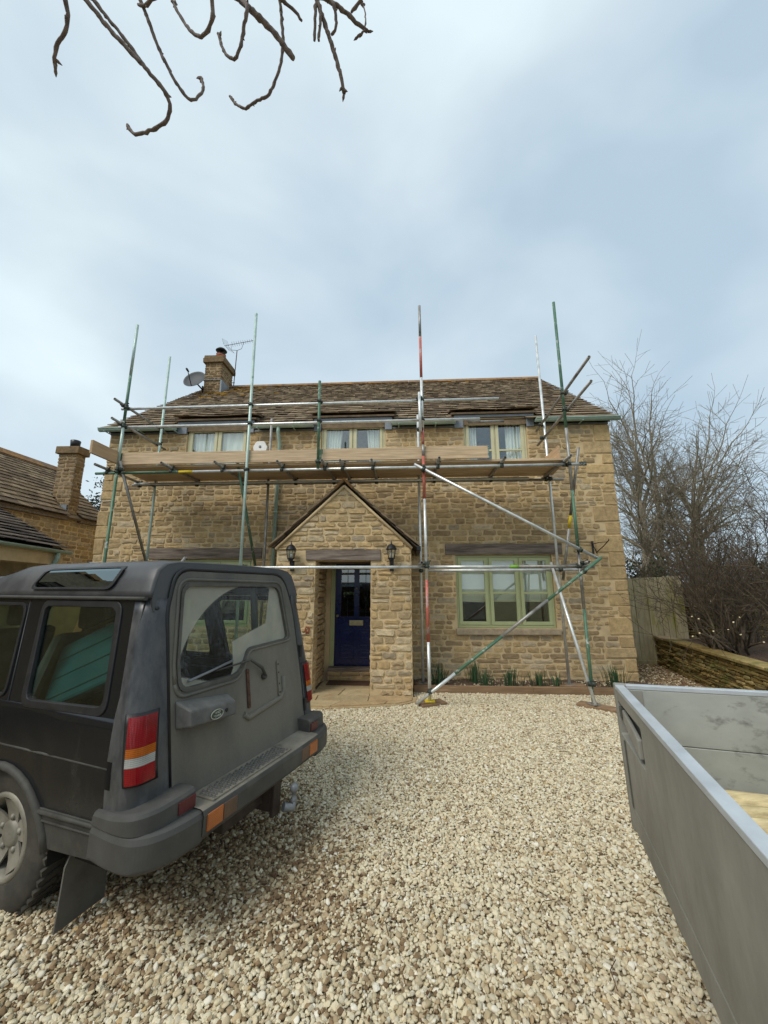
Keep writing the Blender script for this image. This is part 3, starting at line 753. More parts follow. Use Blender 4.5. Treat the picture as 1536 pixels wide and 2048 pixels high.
mb = MB(); mb.box(CX0 - .03, CX1 + .03, CY0 - .05, CY0 + .03, 7.36, 7.52); mb.box(CX1 - .01, CX1 + .04, CY0 - .03, CY1, 7.40, 8.0); mb.box(CX0 - .015, CX1 + .015, CY0 - .015, CY1 + .01, 8.02, 8.04); mb.build('lead_flashing', M_['lead'], chim, bevel=.005)
pc = ((CX0 + CX1) / 2 + .03, (CY0 + CY1) / 2 - .05)
MB().lathe([(.135, 0), (.13, .16), (.15, .17), (.15, .21), (.11, .215)], 20, Matrix.Translation((pc[0], pc[1], 8.86))).build('chimney_pot', M_['terracotta'], chim)
cw = MB(); cw.lathe([(.14, .215), (.15, .225), (.15, .245), (.12, .25)], 20, Matrix.Translation((pc[0], pc[1], 8.86))); cw.lathe([(.05, .25), (.05, .40)], 12, Matrix.Translation((pc[0], pc[1], 8.86))); cw.lathe([(.17, .37), (.175, .385), (.12, .45), (.0, .46)], 20, Matrix.Translation((pc[0], pc[1], 8.86))); cw.build('chimney_cowl', M_['black'], chim)

# ------------------------------------------------------------------ porch roof
mb = MB()
for s in (-1, 1):
    e0 = PX0 - .10 if s < 0 else PX1 + .10; k = (PZ + .02 - PE + .06) / abs(e0 - PAPEX)
    mb.plate([(0, PF + .03), (0, F - .001), (1, F - .001), (1, PF + .03)], [], lambda a, b, d, e0=e0: (e0 + (PAPEX - e0) * a, b, PE - .03 + (PZ + .02 - PE + .06) * a + d), .0, .02)
proof = mb.build('porch_roof', M_['oak'], house)
for s in (-1, 1):
    e0 = PX0 - .13 if s < 0 else PX1 + .13; run = abs(PAPEX - e0); rise = PZ + .045 - (PE - .03); L = math.hypot(run, rise)
    def pl(y, q, d, e0=e0, s=s):
        t = q / L; return (e0 + (PAPEX - e0) * t + s * d * rise / L, y, PE - .03 + rise * t + d * run / L)
    q = 0.0
    while q < L - .05:
        y = PF - .055 + rnd.uniform(-.015, .015)
        while y < F - .02:
            w = rnd.uniform(.22, .42)
            if y + w > F - .1: w = F - .005 - y
            slate_at(y + w / 2, w - .012, q, min(.34, L - q), .022, .022, pl, .4 + .6 * rnd.random()).build('slate', M_['slate'], proof); y += w
        q += rnd.uniform(.15, .19)
mb = MB(); mb.plate([(-.17, -.16), (0, .02), (.17, -.16), (.14, -.19), (0, -.03), (-.14, -.19)], [], lambda p, q, d: (PAPEX + p, PF - .07 + d, PZ + .10 + q), 0, F - PF + .05, tint=.4); mb.build('ridge_tile', M_['ridge'], proof)
mb = MB()
for s in (-1, 1):   # verge pointing strip
    e0 = PX0 - .02 if s < 0 else PX1 + .02
    mb.path([(e0, PF - .02, PE - .06), (PAPEX, PF - .02, PZ - .03)], .026, 6)
mb.build('verge_mortar', M_['mortar'], proof)
box('porch_gutter', M_['black'], proof, PX1 + .10, PX1 + .17, PF - .06, F - .01, PE - .10, PE - .02, .01)
# ================================================================== fixtures on the house
def lantern(x, z, label):
    t = thing('wall_lantern', label, 'lantern', (x, PF, z - .30), 'lanterns either side of the porch opening')
    y = PF - .15
    T = Matrix.Translation
    mb = MB(); mb.box(x - .035, x + .035, PF - .045, PF - .026, z - .32, z - .14); mb.path([(x, PF - .03, z - .20), (x, PF - .09, z - .24), (x, y, z - .19), (x, y, z - .14)], .018, 8); mb.lathe([(.03, 0), (.045, .02), (.03, .05)], 10, T((x, y, z - .16))); mb.build('bracket', M_['black'], t, bevel=.004)
    cage = MB()
    for k in range(6):
        a0 = R(60 * k + 30); cage.path([(x + .052 * math.cos(a0), y + .052 * math.sin(a0), z - .12), (x + .078 * math.cos(a0), y + .078 * math.sin(a0), z + .03)], .006, 5)
    cage.lathe([(.056, -.125), (.058, -.11), (.05, -.105)], 6, T((x, y, z)), smooth=False); cg = cage.build('cage', M_['black'], t)
    MB().lathe([(.048, -.118), (.073, .028)], 6, T((x, y, z)) @ Matrix.Rotation(R(30), 4, 'Z'), smooth=False, close=False).build('lantern_glass', M_['pane'], cg)
    MB().lathe([(.012, -.10), (.02, -.06), (.024, -.04), (.0, -.01)], 10, T((x, y, z))).build('bulb', M_['white'], cg)
    MB().lathe([(.092, .03), (.095, .04), (.085, .05), (.065, .095), (.03, .12), (.012, .125), (.014, .15), (.006, .16), (.008, .175), (0, .19)], 12, T((x, y, z))).build('lantern_cap', M_['black'], t)
lantern(-1.93, 2.30, 'black coach lantern on the porch, left of the dark door lintel')
lantern(-0.235, 2.30, 'black coach lantern on the porch, right of the dark door lintel')
o = MB(); o.path([(3.55, F - .03, 2.56), (3.62, F - .05, 2.34)], .008, 6); o.path([(3.60, F - .06, 2.36), (3.66, F - .22, 2.46), (3.70, F - .30, 2.53), (3.72, F - .33, 2.57), (3.70, F - .35, 2.58)], .008, 6); o.path([(3.55, F - .03, 2.52), (3.62, F - .15, 2.54), (3.70, F - .30, 2.535)], .007, 6); o.box(3.545, 3.575, F - .032, F - .02, 2.34, 2.58)
tag(o.build('hanging_basket_bracket', M_['black']), 'dark iron hanging basket bracket fixed beside the right quoins', 'bracket')
al = thing('alarm_box', 'white alarm bell box on the wall above the scaffold boards', 'alarm box', (-3.0, F, 4.5))
mb = MB(); mb.plate(rpoly([(-3.14, 4.50), (-2.88, 4.50), (-2.86, 4.60), (-2.93, 4.72), (-3.09, 4.72), (-3.16, 4.60)], .03), [], onfront(F - .016), 0, .075); c_ = mb.build('cover', M_['white'], al, bevel=.012)
MB().lathe([(.028, 0), (.028, .006), (0, .008)], 14, Matrix.Translation((-3.01, F - .092, 4.60)) @ Matrix.Rotation(R(90), 4, 'X')).build('lens', M_['grey'], al)
# small curled rusty ornament beside the doorway
mb = MB(); c0 = (-1.635, 1.02)
for s in (-1, 1):
    mb.path([(c0[0] + s * (.006 + .026 * math.sin(a) * (1 - .2 * a / 4)), PF - .032, c0[1] + .01 + .040 * math.cos(a)) for a in [k * .45 for k in range(8)]], .009, 6)
mb.path([(c0[0] - .02, PF - .032, c0[1] - .055), (c0[0], PF - .035, c0[1] - .02), (c0[0] + .03, PF - .032, c0[1] - .06)], .009, 6)
tag(mb.build('wall_ornament', surf('red_ornament', lin((146, 66, 44)), .2, 20, .8)), 'small rust red ornament on the porch pillar beside the car', 'ornament')
# satellite dish
ds = thing('satellite_dish', 'grey satellite dish on the left of the stone chimney', 'satellite dish', (-6.45, CY0, 7.5))
DM = Matrix.Translation((-6.28, CY0 - .28, 7.84)) @ Vector((-.05, -.93, .36)).to_track_quat('Z', 'Y').to_matrix().to_4x4()
MB().lathe([(0, 0), (.10, .008), (.20, .028), (.30, .062), (.335, .08), (.33, .088), (.30, .07), (.20, .036), (.10, .016), (0, .008)], 32, DM, close=False).build('reflector', surf('dish_grey', (0.05, 0.055, 0.06), .12, 8, .6, 0, 0), ds)
mb = MB(); P0 = DM @ Vector((0, -.30, .07)); P1 = DM @ Vector((0, -.05, .42)); mb.path([P0, P1], .014, 6); mb.lathe([(.02, -.05), (.03, .0), (.03, .06), (.02, .08)], 10, Matrix.Translation(P1) @ DM.to_3x3().to_4x4()); mb.build('feed_arm', M_['black'], ds)
mb = MB(); mb.path([DM @ Vector((0, 0, 0)), DM @ Vector((0, 0, -.12)), (-6.22, CY0 + .05, 7.72)], .022, 8); mb.box(-6.235, -6.205, CY0, CY0 + .12, 7.60, 7.84); mb.build('dish_bracket', M_['black'], ds)
# television aerial
ae = thing('television_aerial', 'thin television aerial on a mast behind the chimney', 'aerial', (-5.56, CY1, 8.1))
mb = MB(); AX, AY = -5.575, CY1 - .06
mb.path([(AX, AY, 8.02), (AX + .02, AY, 9.50)], .014, 6); mb.path([(CX1 - .02, AY, 8.12), (AX + .03, AY, 8.12)], .012, 5); mb.path([(CX1 - .02, AY, 8.32), (AX + .03, AY, 8.32)], .012, 5); mast = mb.build('mast', M_['rust'], ae)
mb = MB(); B0, B1 = Vector((-5.95, AY - .10, 9.62)), Vector((-4.97, AY + .05, 9.90)); bd = (B1 - B0).normalized(); bu = Vector((0, 1, 0)).cross(bd).normalized(); el = Vector((.0, .35, -.25)).normalized()
mb.path([B0, B1], .010, 5)
for k in range(11):
    p = B0 + bd * (.26 + .072 * k); mb.path([p - el * (.085 - .003 * k), p + el * (.085 - .003 * k)], .005, 4)
mb.path([(AX + .02, AY, 9.50), (AX - .16, AY - .04, 9.50), B0 + bd * .22], .008, 5); mb.path([(AX + .02, AY, 9.50), (AX + .17, AY, 9.56), B0 + bd * .64], .008, 5)
q0 = B0 + bd * .06
for s in (-1, 1):
    w1 = Vector((-.35, .2, .9)).normalized() if s > 0 else Vector((.62, .25, -.72)).normalized(); w2 = Vector((0.3, 0.9, 0.15)).normalized()
    for k in range(4): mb.path([q0 + w1 * (.05 + .07 * k) - w2 * .12, q0 + w1 * (.05 + .07 * k) + w2 * .12], .004, 4)
    for k in (-1, 1): mb.path([q0 + w2 * .12 * k, q0 + w1 * .27 + w2 * .12 * k], .005, 4)
mb.build('yagi_array', M_['grey'], ae)

# ================================================================== paving, bed, edging
pv = MB(); pv.plate([(-2.4, 5.88), (-1.7, 5.88), (-1.1, 5.90), (-.55, 6.0), (-.12, 6.10), (.10, 6.30), (.10, 6.54), (-2.4, 6.54)], [], lambda a, b, d: (a, b, d), -.02, .012)
pv.box(POP[0], POP[1], PF - .01, F - .1, -.02, .014)
paving = structure(pv.build('paving', M_['mortar']))
slabs = [[(-2.3, 6.26), (-1.40, 6.24), (-1.42, 6.52), (-2.3, 6.52)], [(-1.385, 6.24), (-.60, 6.22), (-.60, 6.52), (-1.40, 6.52)], [(-.585, 6.22), (.08, 6.31), (.08, 6.52), (-.585, 6.52)],
         [(-2.3, 5.95), (-1.62, 5.95), (-1.60, 6.245), (-2.3, 6.245)], [(-1.605, 5.95), (-1.12, 5.96), (-.98, 6.225), (-1.585, 6.23)], [(-1.105, 5.96), (-.56, 6.06), (-.34, 6.12), (-.30, 6.21), (-.965, 6.225)], [(-.32, 6.125), (-.13, 6.165), (.06, 6.295), (-.285, 6.24)],
         [(POP[0] + .01, 6.54), (-1.10, 6.54), (-1.05, 6.95), (POP[0] + .01, 6.95)], [(-1.085, 6.54), (POP[1] - .01, 6.54), (POP[1] - .01, 6.95), (-1.035, 6.95)], [(POP[0] + .01, 6.965), (POP[1] - .01, 6.965), (POP[1] - .01, 7.43), (POP[0] + .01, 7.43)]]
for s in slabs:
    MB().plate(s, [], lambda a, b, d: (a, b, d), .0, .03 + rnd.uniform(0, .004), tint=rnd.random()).build('slab', M_['slab'], paving, bevel=.005)
pts = [(-2.4, 5.87), (-1.7, 5.87), (-1.1, 5.89), (-.55, 5.99), (-.12, 6.09), (.11, 6.29), (.13, 6.5)]
for i in range(len(pts) - 1):
    a, b = pts[i], pts[i + 1]; n = max(1, int(math.hypot(b[0] - a[0], b[1] - a[1]) / .3))
    for k in range(n):
        p = Vector((a[0] + (b[0] - a[0]) * (k + .5) / n, a[1] + (b[1] - a[1]) * (k + .5) / n, 0)); L = math.hypot(b[0] - a[0], b[1] - a[1]) / n
        box('edging_stone', M_['slab'], paving, -L / 2 + .004, L / 2 - .004, -.03, .03, -.02, .026, .006, Matrix.Translation(p) @ Matrix.Rotation(math.atan2(b[1] - a[1], b[0] - a[0]), 4, 'Z'), tint=rnd.random())
tag(box('doormat', surf('coir_mat', lin((82, 58, 42)), .4, 60, .98, 0, 1.0, 200, .01), None, -1.42, -.66, 7.12, 7.42, .036, .052, .006), 'brown doormat below the step of the blue door', 'doormat')
# soil bed under the right window, slightly mounded
def bedz(x, y): return .075 + .018 * math.sin(x * 5.1 + y * 3) * math.sin(y * 7 + x) + .01 * math.sin(x * 17 + 2 * y)
sb = MB(); sb.grid(lambda a, b: (.10 + 4.2 * a, 6.87 + .70 * b, bedz(.10 + 4.2 * a, 6.87 + .7 * b)), 110, 22)
structure(sb.build('soil_bed', M_['soil']))
edging = thing('timber_edging', 'low weathered timber edging along the daffodil bed', 'edging', (2, 6.85, 0))
for a, b, tw in ((.12, 2.05, .004), (2.055, 4.32, -.006)):
    mb = MB(); n = 8
    for k in range(n):
        pass
    mb.grid(lambda s, t: (a + (b - a) * s, 6.835 + .045 * (t if t < .5 else .5) * 0 + (.0 if t < .3 else .045) , (-.02 if (t < .1 or t > .9) else .115 + .006 * math.sin(s * 9 + a))), 12, 3, smooth=False)
    mb = MB(); mb.box(a, b, 6.83, 6.88, -.03, .118, j=.006); mb.build('plank', M_['plank'], edging, bevel=.006)
path = MB(); path.grid(lambda a, b: (3.9 + 1.9 * a, 6.3 + 3.3 * b, .018 + .014 * math.sin(a * 9) * math.sin(b * 12)), 30, 40)
structure(path.build('side_path', M_['thatch']))

# ================================================================== scaffold
sf = thing('scaffold', 'tube scaffold with timber deck across the house front', 'scaffold', (0, 6.2, 0))
TR = .0242; YO, YI = 6.2, 7.15
TMAT = {'g': M_['galv'], 'd': M_['galvdull'], 'G': M_['tgreen'], 'r': M_['tred'], 'p': M_['tpale'], 'y': M_['yellow'], 'l': M_['lime']}
def tube(name, a, b, cols='g', r=TR, label=None):
    """cols: 'g' or a list of (fraction end, colour)"""
    mb = MB(); a = Vector(a); b = Vector(b)
    if isinstance(cols, str): cols = [(1.0, cols)]
    mats = []; t0 = 0.0
    for t1, c in cols:
        if TMAT[c] not in mats: mats.append(TMAT[c])
        mb.pipe(a.lerp(b, t0), a.lerp(b, t1), r + (.0004 if c in 'yl' else 0), r - .004, 14, mats.index(TMAT[c])); t0 = t1
    o = mb.build(name, mats, sf)
    if label: o['label'] = label
    return o
tube('standard', (-5.03, YO, 6.60), (-5.03, YO, .05), [(.16, 'p'), (.30, 'G'), (.44, 'p'), (1, 'G')])
tube('standard', (-2.74, YO, 6.74), (-2.68, YO, .05), 'p')
tube('standard', (.30, YO, 6.77), (.34, YO, .05), [(.095, 'd'), (.215, 'r'), (.355, 'g'), (.40, 'r'), (.43, 'd'), (.54, 'r'), (.735, 'g'), (.875, 'r'), (1, 'g')], label='galvanised upright with faded red bands')
tube('standard', (2.70, YO, 6.73), (2.71, YO, .05), [(.36, 'G'), (.52, 'd'), (.66, 'G'), (.80, 'd'), (1, 'G')])
tube('standard', (-4.98, YI, 6.55), (-4.95, YI, .1), 'p')
tube('standard', (-2.68, YI, 5.07), (-2.65, YI, .1), 'd')
tube('standard', (.27, YI - .05, 5.05), (.275, YI - .12, .14), 'g')
tube('standard', (2.69, YI, 6.74), (2.74, YI - .05, .12), 'g')
tube('puncheon', (-1.48, YO - .055, 5.29), (-1.46, YO - .055, 3.68), 'G')
tube('lap_tube', (.265, YO - .055, 5.02), (.275, YO - .055, 4.30), 'g')
tube('guard_rail', (-5.15, YO + .052, 4.91), (1.64, YO + .052, 4.92), 'g')
tube('guard_rail', (-5.15, YO + .052, 4.55), (1.30, YO + .052, 4.555), 'g')
tube('guard_rail', (1.10, YO + .11, 4.52), (1.72, YO + .11, 4.53), 'd')
tube('ledger', (-5.46, YO + .052, 3.69), (2.98, YO + .052, 3.71), [(.18, 'G'), (.21, 'y'), (1, 'g')])
tube('ledger', (-5.40, YI - .052, 3.70), (2.95, YI - .052, 3.69), 'd')
tube('ledger', (-5.30, YI - .13, 3.705), (2.3, YI - .13, 3.705), 'g')
tube('ledger', (-3.6, YO + .052, 2.03), (2.95, YO + .052, 2.035), [(.62, 'g'), (.80, 'g'), (.822, 'l'), (1, 'd')])
tube('ledger', (.12, YI - .1, 2.01), (3.05, YI - .1, 2.02), 'g')
tube('ledger', (-3.6, YO + .11, 2.03), (-2.4, YO + .11, 2.03), 'd')
for x in (-5.25, -4.08, -3.16, -2.11, -1.36, -1.06, -.54, .56, 1.62, 2.64):
    tube('transom', (x, 5.98 + rnd.uniform(-.03, .03), 3.765), (x + rnd.uniform(-.04, .04), 7.33 + rnd.uniform(-.04, .04), 3.75), 'd')
tube('end_rail', (-5.085, 5.98, 4.97), (-5.03, 7.42, 4.92), 'd'); tube('end_rail', (-5.085, 5.98, 4.61), (-5.03, 7.42, 4.56), 'd')
tube('end_rail', (2.78, 5.36, 5.10), (2.63, 7.36, 4.77), 'd'); tube('end_rail', (2.82, 5.46, 4.76), (2.66, 7.44, 4.50), 'd')
tube('end_transom', (-5.09, 5.95, 2.09), (-5.0, 7.3, 2.09), 'd'); tube('end_transom', (2.79, 6.05, 2.09), (2.82, 7.3, 2.09), 'd'); tube('end_transom', (.25, 6.05, 2.09), (.22, 7.3, 2.09), 'd')
tube('brace', (.16, YO - .10, 3.71), (2.94, YO - .10, 2.15), 'g')
tube('brace', (2.97, YO - .155, 2.155), (.14, YO - .155, .05), [(.30, 'G'), (.55, 'd'), (.80, 'G'), (1, 'g')], label='long green diagonal brace crossing the window')
tube('brace', (2.56, YI - .16, 2.14), (2.68, YO - .13, .06), 'g')
tube('brace', (2.93, YO + .12, 4.03), (2.80, YI - .02, 1.85), [(.50, 'd'), (.60, 'y'), (1, 'd')])
tube('brace', (-4.97, YO - .05, 3.88), (-4.92, YI - .08, 2.2), 'd')
tube('brace', (-2.95, YO + .11, 3.95), (-2.80, YI - .06, 2.1), 'G')
tube('brace', (-5.12, YO - .06, .1), (-3.6, YO - .06, 2.2), 'd')
# couplers
def coupler_mesh(ax1, ax2, off):
    mb = MB(); a = Vector(ax1); b = Vector(ax2); o = Vector(off)
    for ax, c in ((a, Vector((0, 0, 0))), (b, o)):
        mb.path([c - ax * .028, c + ax * .028], .033, 10); s = ax.orthogonal().normalized()
        mb.path([c + s * .03, c + s * .062], .010, 6); mb.path([c + s * .045 , c + s * .062], .016, 6)
        mb.path([c - s * .03, c - s * .05], .012, 6)
    ob = mb.build('coupler', M_['coupler'], sf)
    return ob
protos = {}
X, Y, Z = (1, 0, 0), (0, 1, 0), (0, 0, 1)
def coupler(key, loc):
    defs = {'zx': (Z, X, (0, .052, 0)), 'xy': (X, Y, (0, 0, .058)), 'zy': (Z, Y, (.055, 0, 0)), 'zd': (Z, Vector((.87, 0, -.49)), (0, -.05, 0)), 'zz': (Z, Z, (-.05, 0, 0))}
    if key not in protos:
        o = coupler_mesh(*defs[key]); protos[key] = o
    else:
        o = copy_obj(protos[key])
    o.location = loc
for x in (-5.03, -2.72, .31, 2.70): coupler('zx', (x, YO, 3.70))
for x, zz in ((-5.03, 4.91), (-2.73, 4.91), (.305, 4.915), (-5.03, 4.55), (-2.72, 4.55), (.31, 4.55)): coupler('zx', (x, YO, zz))
for zz in (4.91, 4.55, 3.80): coupler('zx', (-1.47, YO - .055, zz))
for x in (-4.96, -2.66, 2.71): coupler('zx', (x, YI - .1, 3.70))
for x in (-2.69, .335, 2.71): coupler('zx', (x, YO, 2.035))
coupler('zx', (.275, YI - .15, 2.01)); coupler('zx', (2.73, YI - .15, 2.02)); coupler('zx', (2.60, YI - .15, 2.02))
for x in (-4.08, -3.16, -2.11, -1.36, -1.06, -.54, .56, 1.62, 2.64, -5.25): coupler('xy', (x, YO + .052, 3.705)); coupler('xy', (x, YI - .052, 3.69))
for zz in (4.965, 4.605): coupler('zy', (-5.09, YO, zz - .01)); coupler('zy', (-5.03, YI, zz - .03))
for zz, dz in ((4.96, .15), (4.66, .12)): coupler('zy', (2.70, YO, zz)); coupler('zy', (2.64, YI, zz - dz))
coupler('zy', (.30, YO, 2.09)); coupler('zy', (2.74, YO, 2.09))
for loc in ((.31, YO - .045, 3.62), (2.70, YO - .045, 2.28), (2.70, YO - .10, 1.95), (.335, YO - .10, .21)): coupler('zd', loc)
for loc in ((.30, YO, 4.93), (.30, YO, 4.36), (2.71, YO - .06, .33), (2.97, YO + .06, 3.72), (-4.97, YO, 3.74)): coupler('zz', loc)
for x, y in ((-5.03, YO), (-2.68, YO), (.34, YO), (2.71, YO), (-4.95, YI), (-2.65, YI), (.275, YI - .12), (2.74, YI - .05)):
    zt = .05 if y == YO else .115
    mb = MB(); mb.box(x - .075, x + .075, y - .075, y + .075, zt - .006, zt + .002); mb.path([(x, y, zt), (x, y, zt + .06)], .017, 8); mb.build('base_plate', M_['yellow' if (x > .3 and x < .4) else 'galvdull'], sf)
# deck boards: four wide, two lengths, a third lapping board at the right
bw = .225
for k in range(4):
    y0 = YO + .085 + k * (bw + .006)
    for a, b in ((-5.12 - .02 * k, -1.20 + .02 * (k % 2)), (-1.195 + .02 * (k % 2), 2.74 + .015 * k)):
        mb = MB(); mb.box(a, b, y0, y0 + bw, 3.797, 3.835 + rnd.uniform(0, .003), j=.003); mb.build('deck_board', M_['board'], sf, bevel=.004)
for a, b, zz in ((-5.02, -1.44, 3.838), (-1.425, 1.42, 3.842)):
    mb = MB(); mb.box(a, b, YO + .030, YO + .068, zz, zz + .215, j=.003); mb.build('toe_board', M_['board'], sf, bevel=.004)
    for xx in (a, b - .02): box('board_band', M_['tgreen'], sf, xx - .001, xx + .021, YO + .0285, YO + .0695, zz + .004, zz + .211)
mb = MB(); mb.box(-5.075, -5.037, 5.62, 6.98, 3.842, 4.062, j=.003); mb.build('toe_board', M_['boardx'], sf, bevel=.004)
mb = MB(); mb.box(2.58, 2.618, 6.30, 7.02, 3.842, 4.060, j=.003, M=Matrix.Translation((0, 0, 0))); mb.build('toe_board', M_['boardx'], sf, bevel=.004)
# sole boards are loose on the ground
def sole(x, y, z, rz, L, label, w=.22):
    M = Matrix.Translation((x, y, z)) @ Matrix.Rotation(R(rz), 4, 'Z')
    mb = MB(); mb.box(-L / 2, L / 2, -w / 2, w / 2, 0, .042, j=.003); mb.v = [M @ Vector(p) for p in mb.v]
    tag(mb.build('sole_board', M_['plank'], bevel=.004), label, 'board', 'sole boards under the scaffold uprights')
sole(.36, YO - .02, .0, 28, .42, 'brown sole board under the upright with red bands')
sole(2.74, YO - .06, .0, -38, .52, 'sole board under the green upright beside the trailer')
sole(2.77, YI - .06, .07, -10, .42, 'sole board in the daffodil bed below the window')
sole(.275, YI - .12, .075, 5, .24, 'pale block on the soil beside the porch', .16)
# ================================================================== parked car (local axes: x to its right, y forward, z up)
M_['paint'] = dirty('dirty_black_paint', (0.007, 0.008, 0.010), 0.14, (0.060, 0.058, 0.052), .62, 1.0, 3.0, .40, .75, .5, .38)
M_['paintdust'] = dirty('dusty_rear_paint', (0.040, 0.040, 0.040), 0.35, (0.165, 0.152, 0.122), .22, .72, 2.0, .5, 1.9, .36, .4)
M_['paintroof'] = dirty('roof_paint', (0.032, 0.033, 0.037), 0.30, (0.10, 0.098, 0.092), .40, .95, 3.0, 1.5, 1.75, .2, .5)
M_['corner'] = dirty('scuffed_corner_paint', (0.030, 0.032, 0.037), 0.28, (0.135, 0.135, 0.132), .42, .78, 5.0, .5, 1.2, .35, .5)
M_['bumper'] = surf('dusty_bumper', (0.060, 0.059, 0.055), 0.25, 4, 0.65, 0.0, 0.15, 90, 0.002, spots=((0.13, 0.12, 0.10), 0.52, 0.80, 3.0))
M_['bumpertop'] = surf('dusty_step', (0.21, 0.19, 0.15), 0.3, 5, 0.85, 0.0, 0.2, 90, 0.002, spots=((0.05, 0.045, 0.04), 0.6, 0.8, 6.0))
M_['hbar'] = surf('worn_handle_bar', (0.10, 0.10, 0.095), .3, 6, .6, spots=((.17, .165, .15), .5, .75, 5))
M_['tread'] = surf('worn_studs', (0.11, 0.105, 0.095), .3, 40, .7)
M_['tyre'] = surf('tyre_rubber', (0.050, 0.046, 0.038), 0.3, 8, 0.9, 0, 0.4, 60, 0.004, spots=((0.09, 0.08, 0.06), 0.55, 0.8, 6))
M_['rim'] = surf('silver_alloy', (0.25, 0.235, 0.195), 0.3, 6, 0.6, 0.3, 0.1, 60, spots=((0.16, 0.14, 0.10), 0.5, 0.78, 5))
M_['rubber'] = surf('black_rubber', (0.013, 0.013, 0.014), 0.3, 10, 0.5, spots=((0.045, 0.043, 0.038), 0.58, 0.85, 6))
M_['dustrubber'] = surf('dusty_rubber_seal', (0.085, 0.08, 0.068), 0.3, 10, 0.75, spots=((0.03, 0.03, 0.03), 0.58, 0.8, 6))
M_['trim'] = surf('dirty_trim', (0.050, 0.048, 0.042), 0.3, 6, 0.7, spots=((0.09, 0.084, 0.07), 0.5, 0.8, 5))
M_['flap'] = surf('dusty_rubber', (0.105, 0.10, 0.085), 0.2, 5, 0.8, spots=((0.06, 0.056, 0.048), .5, .8, 4))
M_['under'] = surf('underside', (0.012, 0.011, 0.010), 0.3, 6, 0.95)
M_['seat'] = surf('seat_cloth', (0.10, 0.105, 0.10), 0.2, 12, 0.95)
M_['headlining'] = surf('headlining', (0.25, 0.25, 0.24), 0.1, 6, 0.95)
M_['carglass'] = glass('car_glass', (0.74, 0.82, 0.78), 0.0, 0.9, 0.01)
M_['alpine'] = glass('roof_light_glass', (0.06, 0.08, 0.08), 0.16, 1.6, 0.01, (0.75, 0.9, 0.9))
M_['lred'] = lens('red_lens', (0.30, 0.006, 0.012))
M_['lamb'] = lens('amber_lens', (0.52, 0.13, 0.014))
M_['lclr'] = lens('clear_lens', (0.45, 0.45, 0.42))
M_['ldull'] = surf('dull_red_reflector', (0.09, 0.016, 0.018), 0.25, 9, 0.45)
M_['lbrn'] = surf('dull_brown_lens', (0.12, 0.07, 0.045), 0.25, 9, 0.45)
M_['teal'] = surf('teal_plastic', (0.016, 0.10, 0.112), 0.15, 6, 0.5, 0, 0.1, 40)
M_['tealdark'] = surf('dark_teal_plastic', (0.01, 0.06, 0.062), 0.2, 6, 0.55)
M_['yplastic'] = surf('yellow_plastic', (0.72, 0.55, 0.02), 0.1, 6, 0.5)
# dusty rear glass: one pane, wiped clean in the sweep of the wiper ('tint' = cleanness)
m, nt, out = new_mat('dusty_rear_glass')
at = nd(nt, 'ShaderNodeAttribute'); at.attribute_name = 'tint'
tr = nd(nt, 'ShaderNodeBsdfTransparent'); tr.inputs[0].default_value = (0.66, 0.74, 0.71, 1)
gls = nd(nt, 'ShaderNodeBsdfGlossy'); gls.inputs['Roughness'].default_value = .01
fr = schlick(nt)
mx1 = nd(nt, 'ShaderNodeMixShader'); nt.links.new(fr, mx1.inputs[0]); nt.links.new(tr.outputs[0], mx1.inputs[1]); nt.links.new(gls.outputs[0], mx1.inputs[2])
df = nd(nt, 'ShaderNodeBsdfDiffuse'); vec = coords(nt)
nt.links.new(ramp(nt, noise(nt, vec, 7, 5), [(.3, (0.33, 0.325, 0.27)), (.7, (0.40, 0.39, 0.33))]), df.inputs[0])
tr2 = nd(nt, 'ShaderNodeBsdfTransparent'); tr2.inputs[0].default_value = (0.6, 0.64, 0.6, 1)
mxd = nd(nt, 'ShaderNodeMixShader'); mxd.inputs[0].default_value = 0.78; nt.links.new(tr2.outputs[0], mxd.inputs[1]); nt.links.new(df.outputs[0], mxd.inputs[2])
mx2 = nd(nt, 'ShaderNodeMixShader'); nt.links.new(at.outputs['Fac'], mx2.inputs[0]); nt.links.new(mxd.outputs[0], mx2.inputs[1]); nt.links.new(mx1.outputs[0], mx2.inputs[2]); nt.links.new(mx2.outputs[0], out.inputs[0])
M_['rearglass'] = m

car = thing('parked_car', 'dirty black four wheel drive estate car with dusty rear door', 'car', (-1.22, 1.94, -0.03), local=True, rot=(0, 0, R(72)))
CW = 1.70
def vs_(z):      # body side, distance inboard from the car's left edge
    P_ = [(.30, .06), (.45, .05), (.60, .035), (.85, .02), (1.07, .03), (1.68, .125), (1.90, .165)]
    for (a, b), (c, d) in zip(P_, P_[1:]):
        if z <= c: return b + (d - b) * (z - a) / (c - a)
    return .165
def ur_(z):      # rear face, distance forward of the bumper line
    return .10 + .155 * max(0, z - .62)
def side_fn(s):  # (u, z, out) -> local point, s=0 left, 1 right
    if s == 0: return lambda u, z, d: (vs_(z) - d, u, z)
    return lambda u, z, d: (CW - vs_(z) + d, u, z)
UA1, UA2, AZ, AR = 1.14, 3.68, .31, .42
def sillz(u):
    for c in (UA1, UA2):
        if abs(u - c) < AR: return max(.42, AZ + math.sqrt(AR * AR - (u - c) ** 2))
    return .42
UF = 4.42
QW = [(.40, 1.10), (1.08, 1.08), (1.19, 1.63), (.50, 1.63)]     # rear quarter window
RW = [(1.28, 1.09), (2.05, 1.09), (2.05, 1.63), (1.38, 1.63)]
FW = [(2.14, 1.09), (3.20, 1.09), (2.78, 1.63), (2.14, 1.63)]
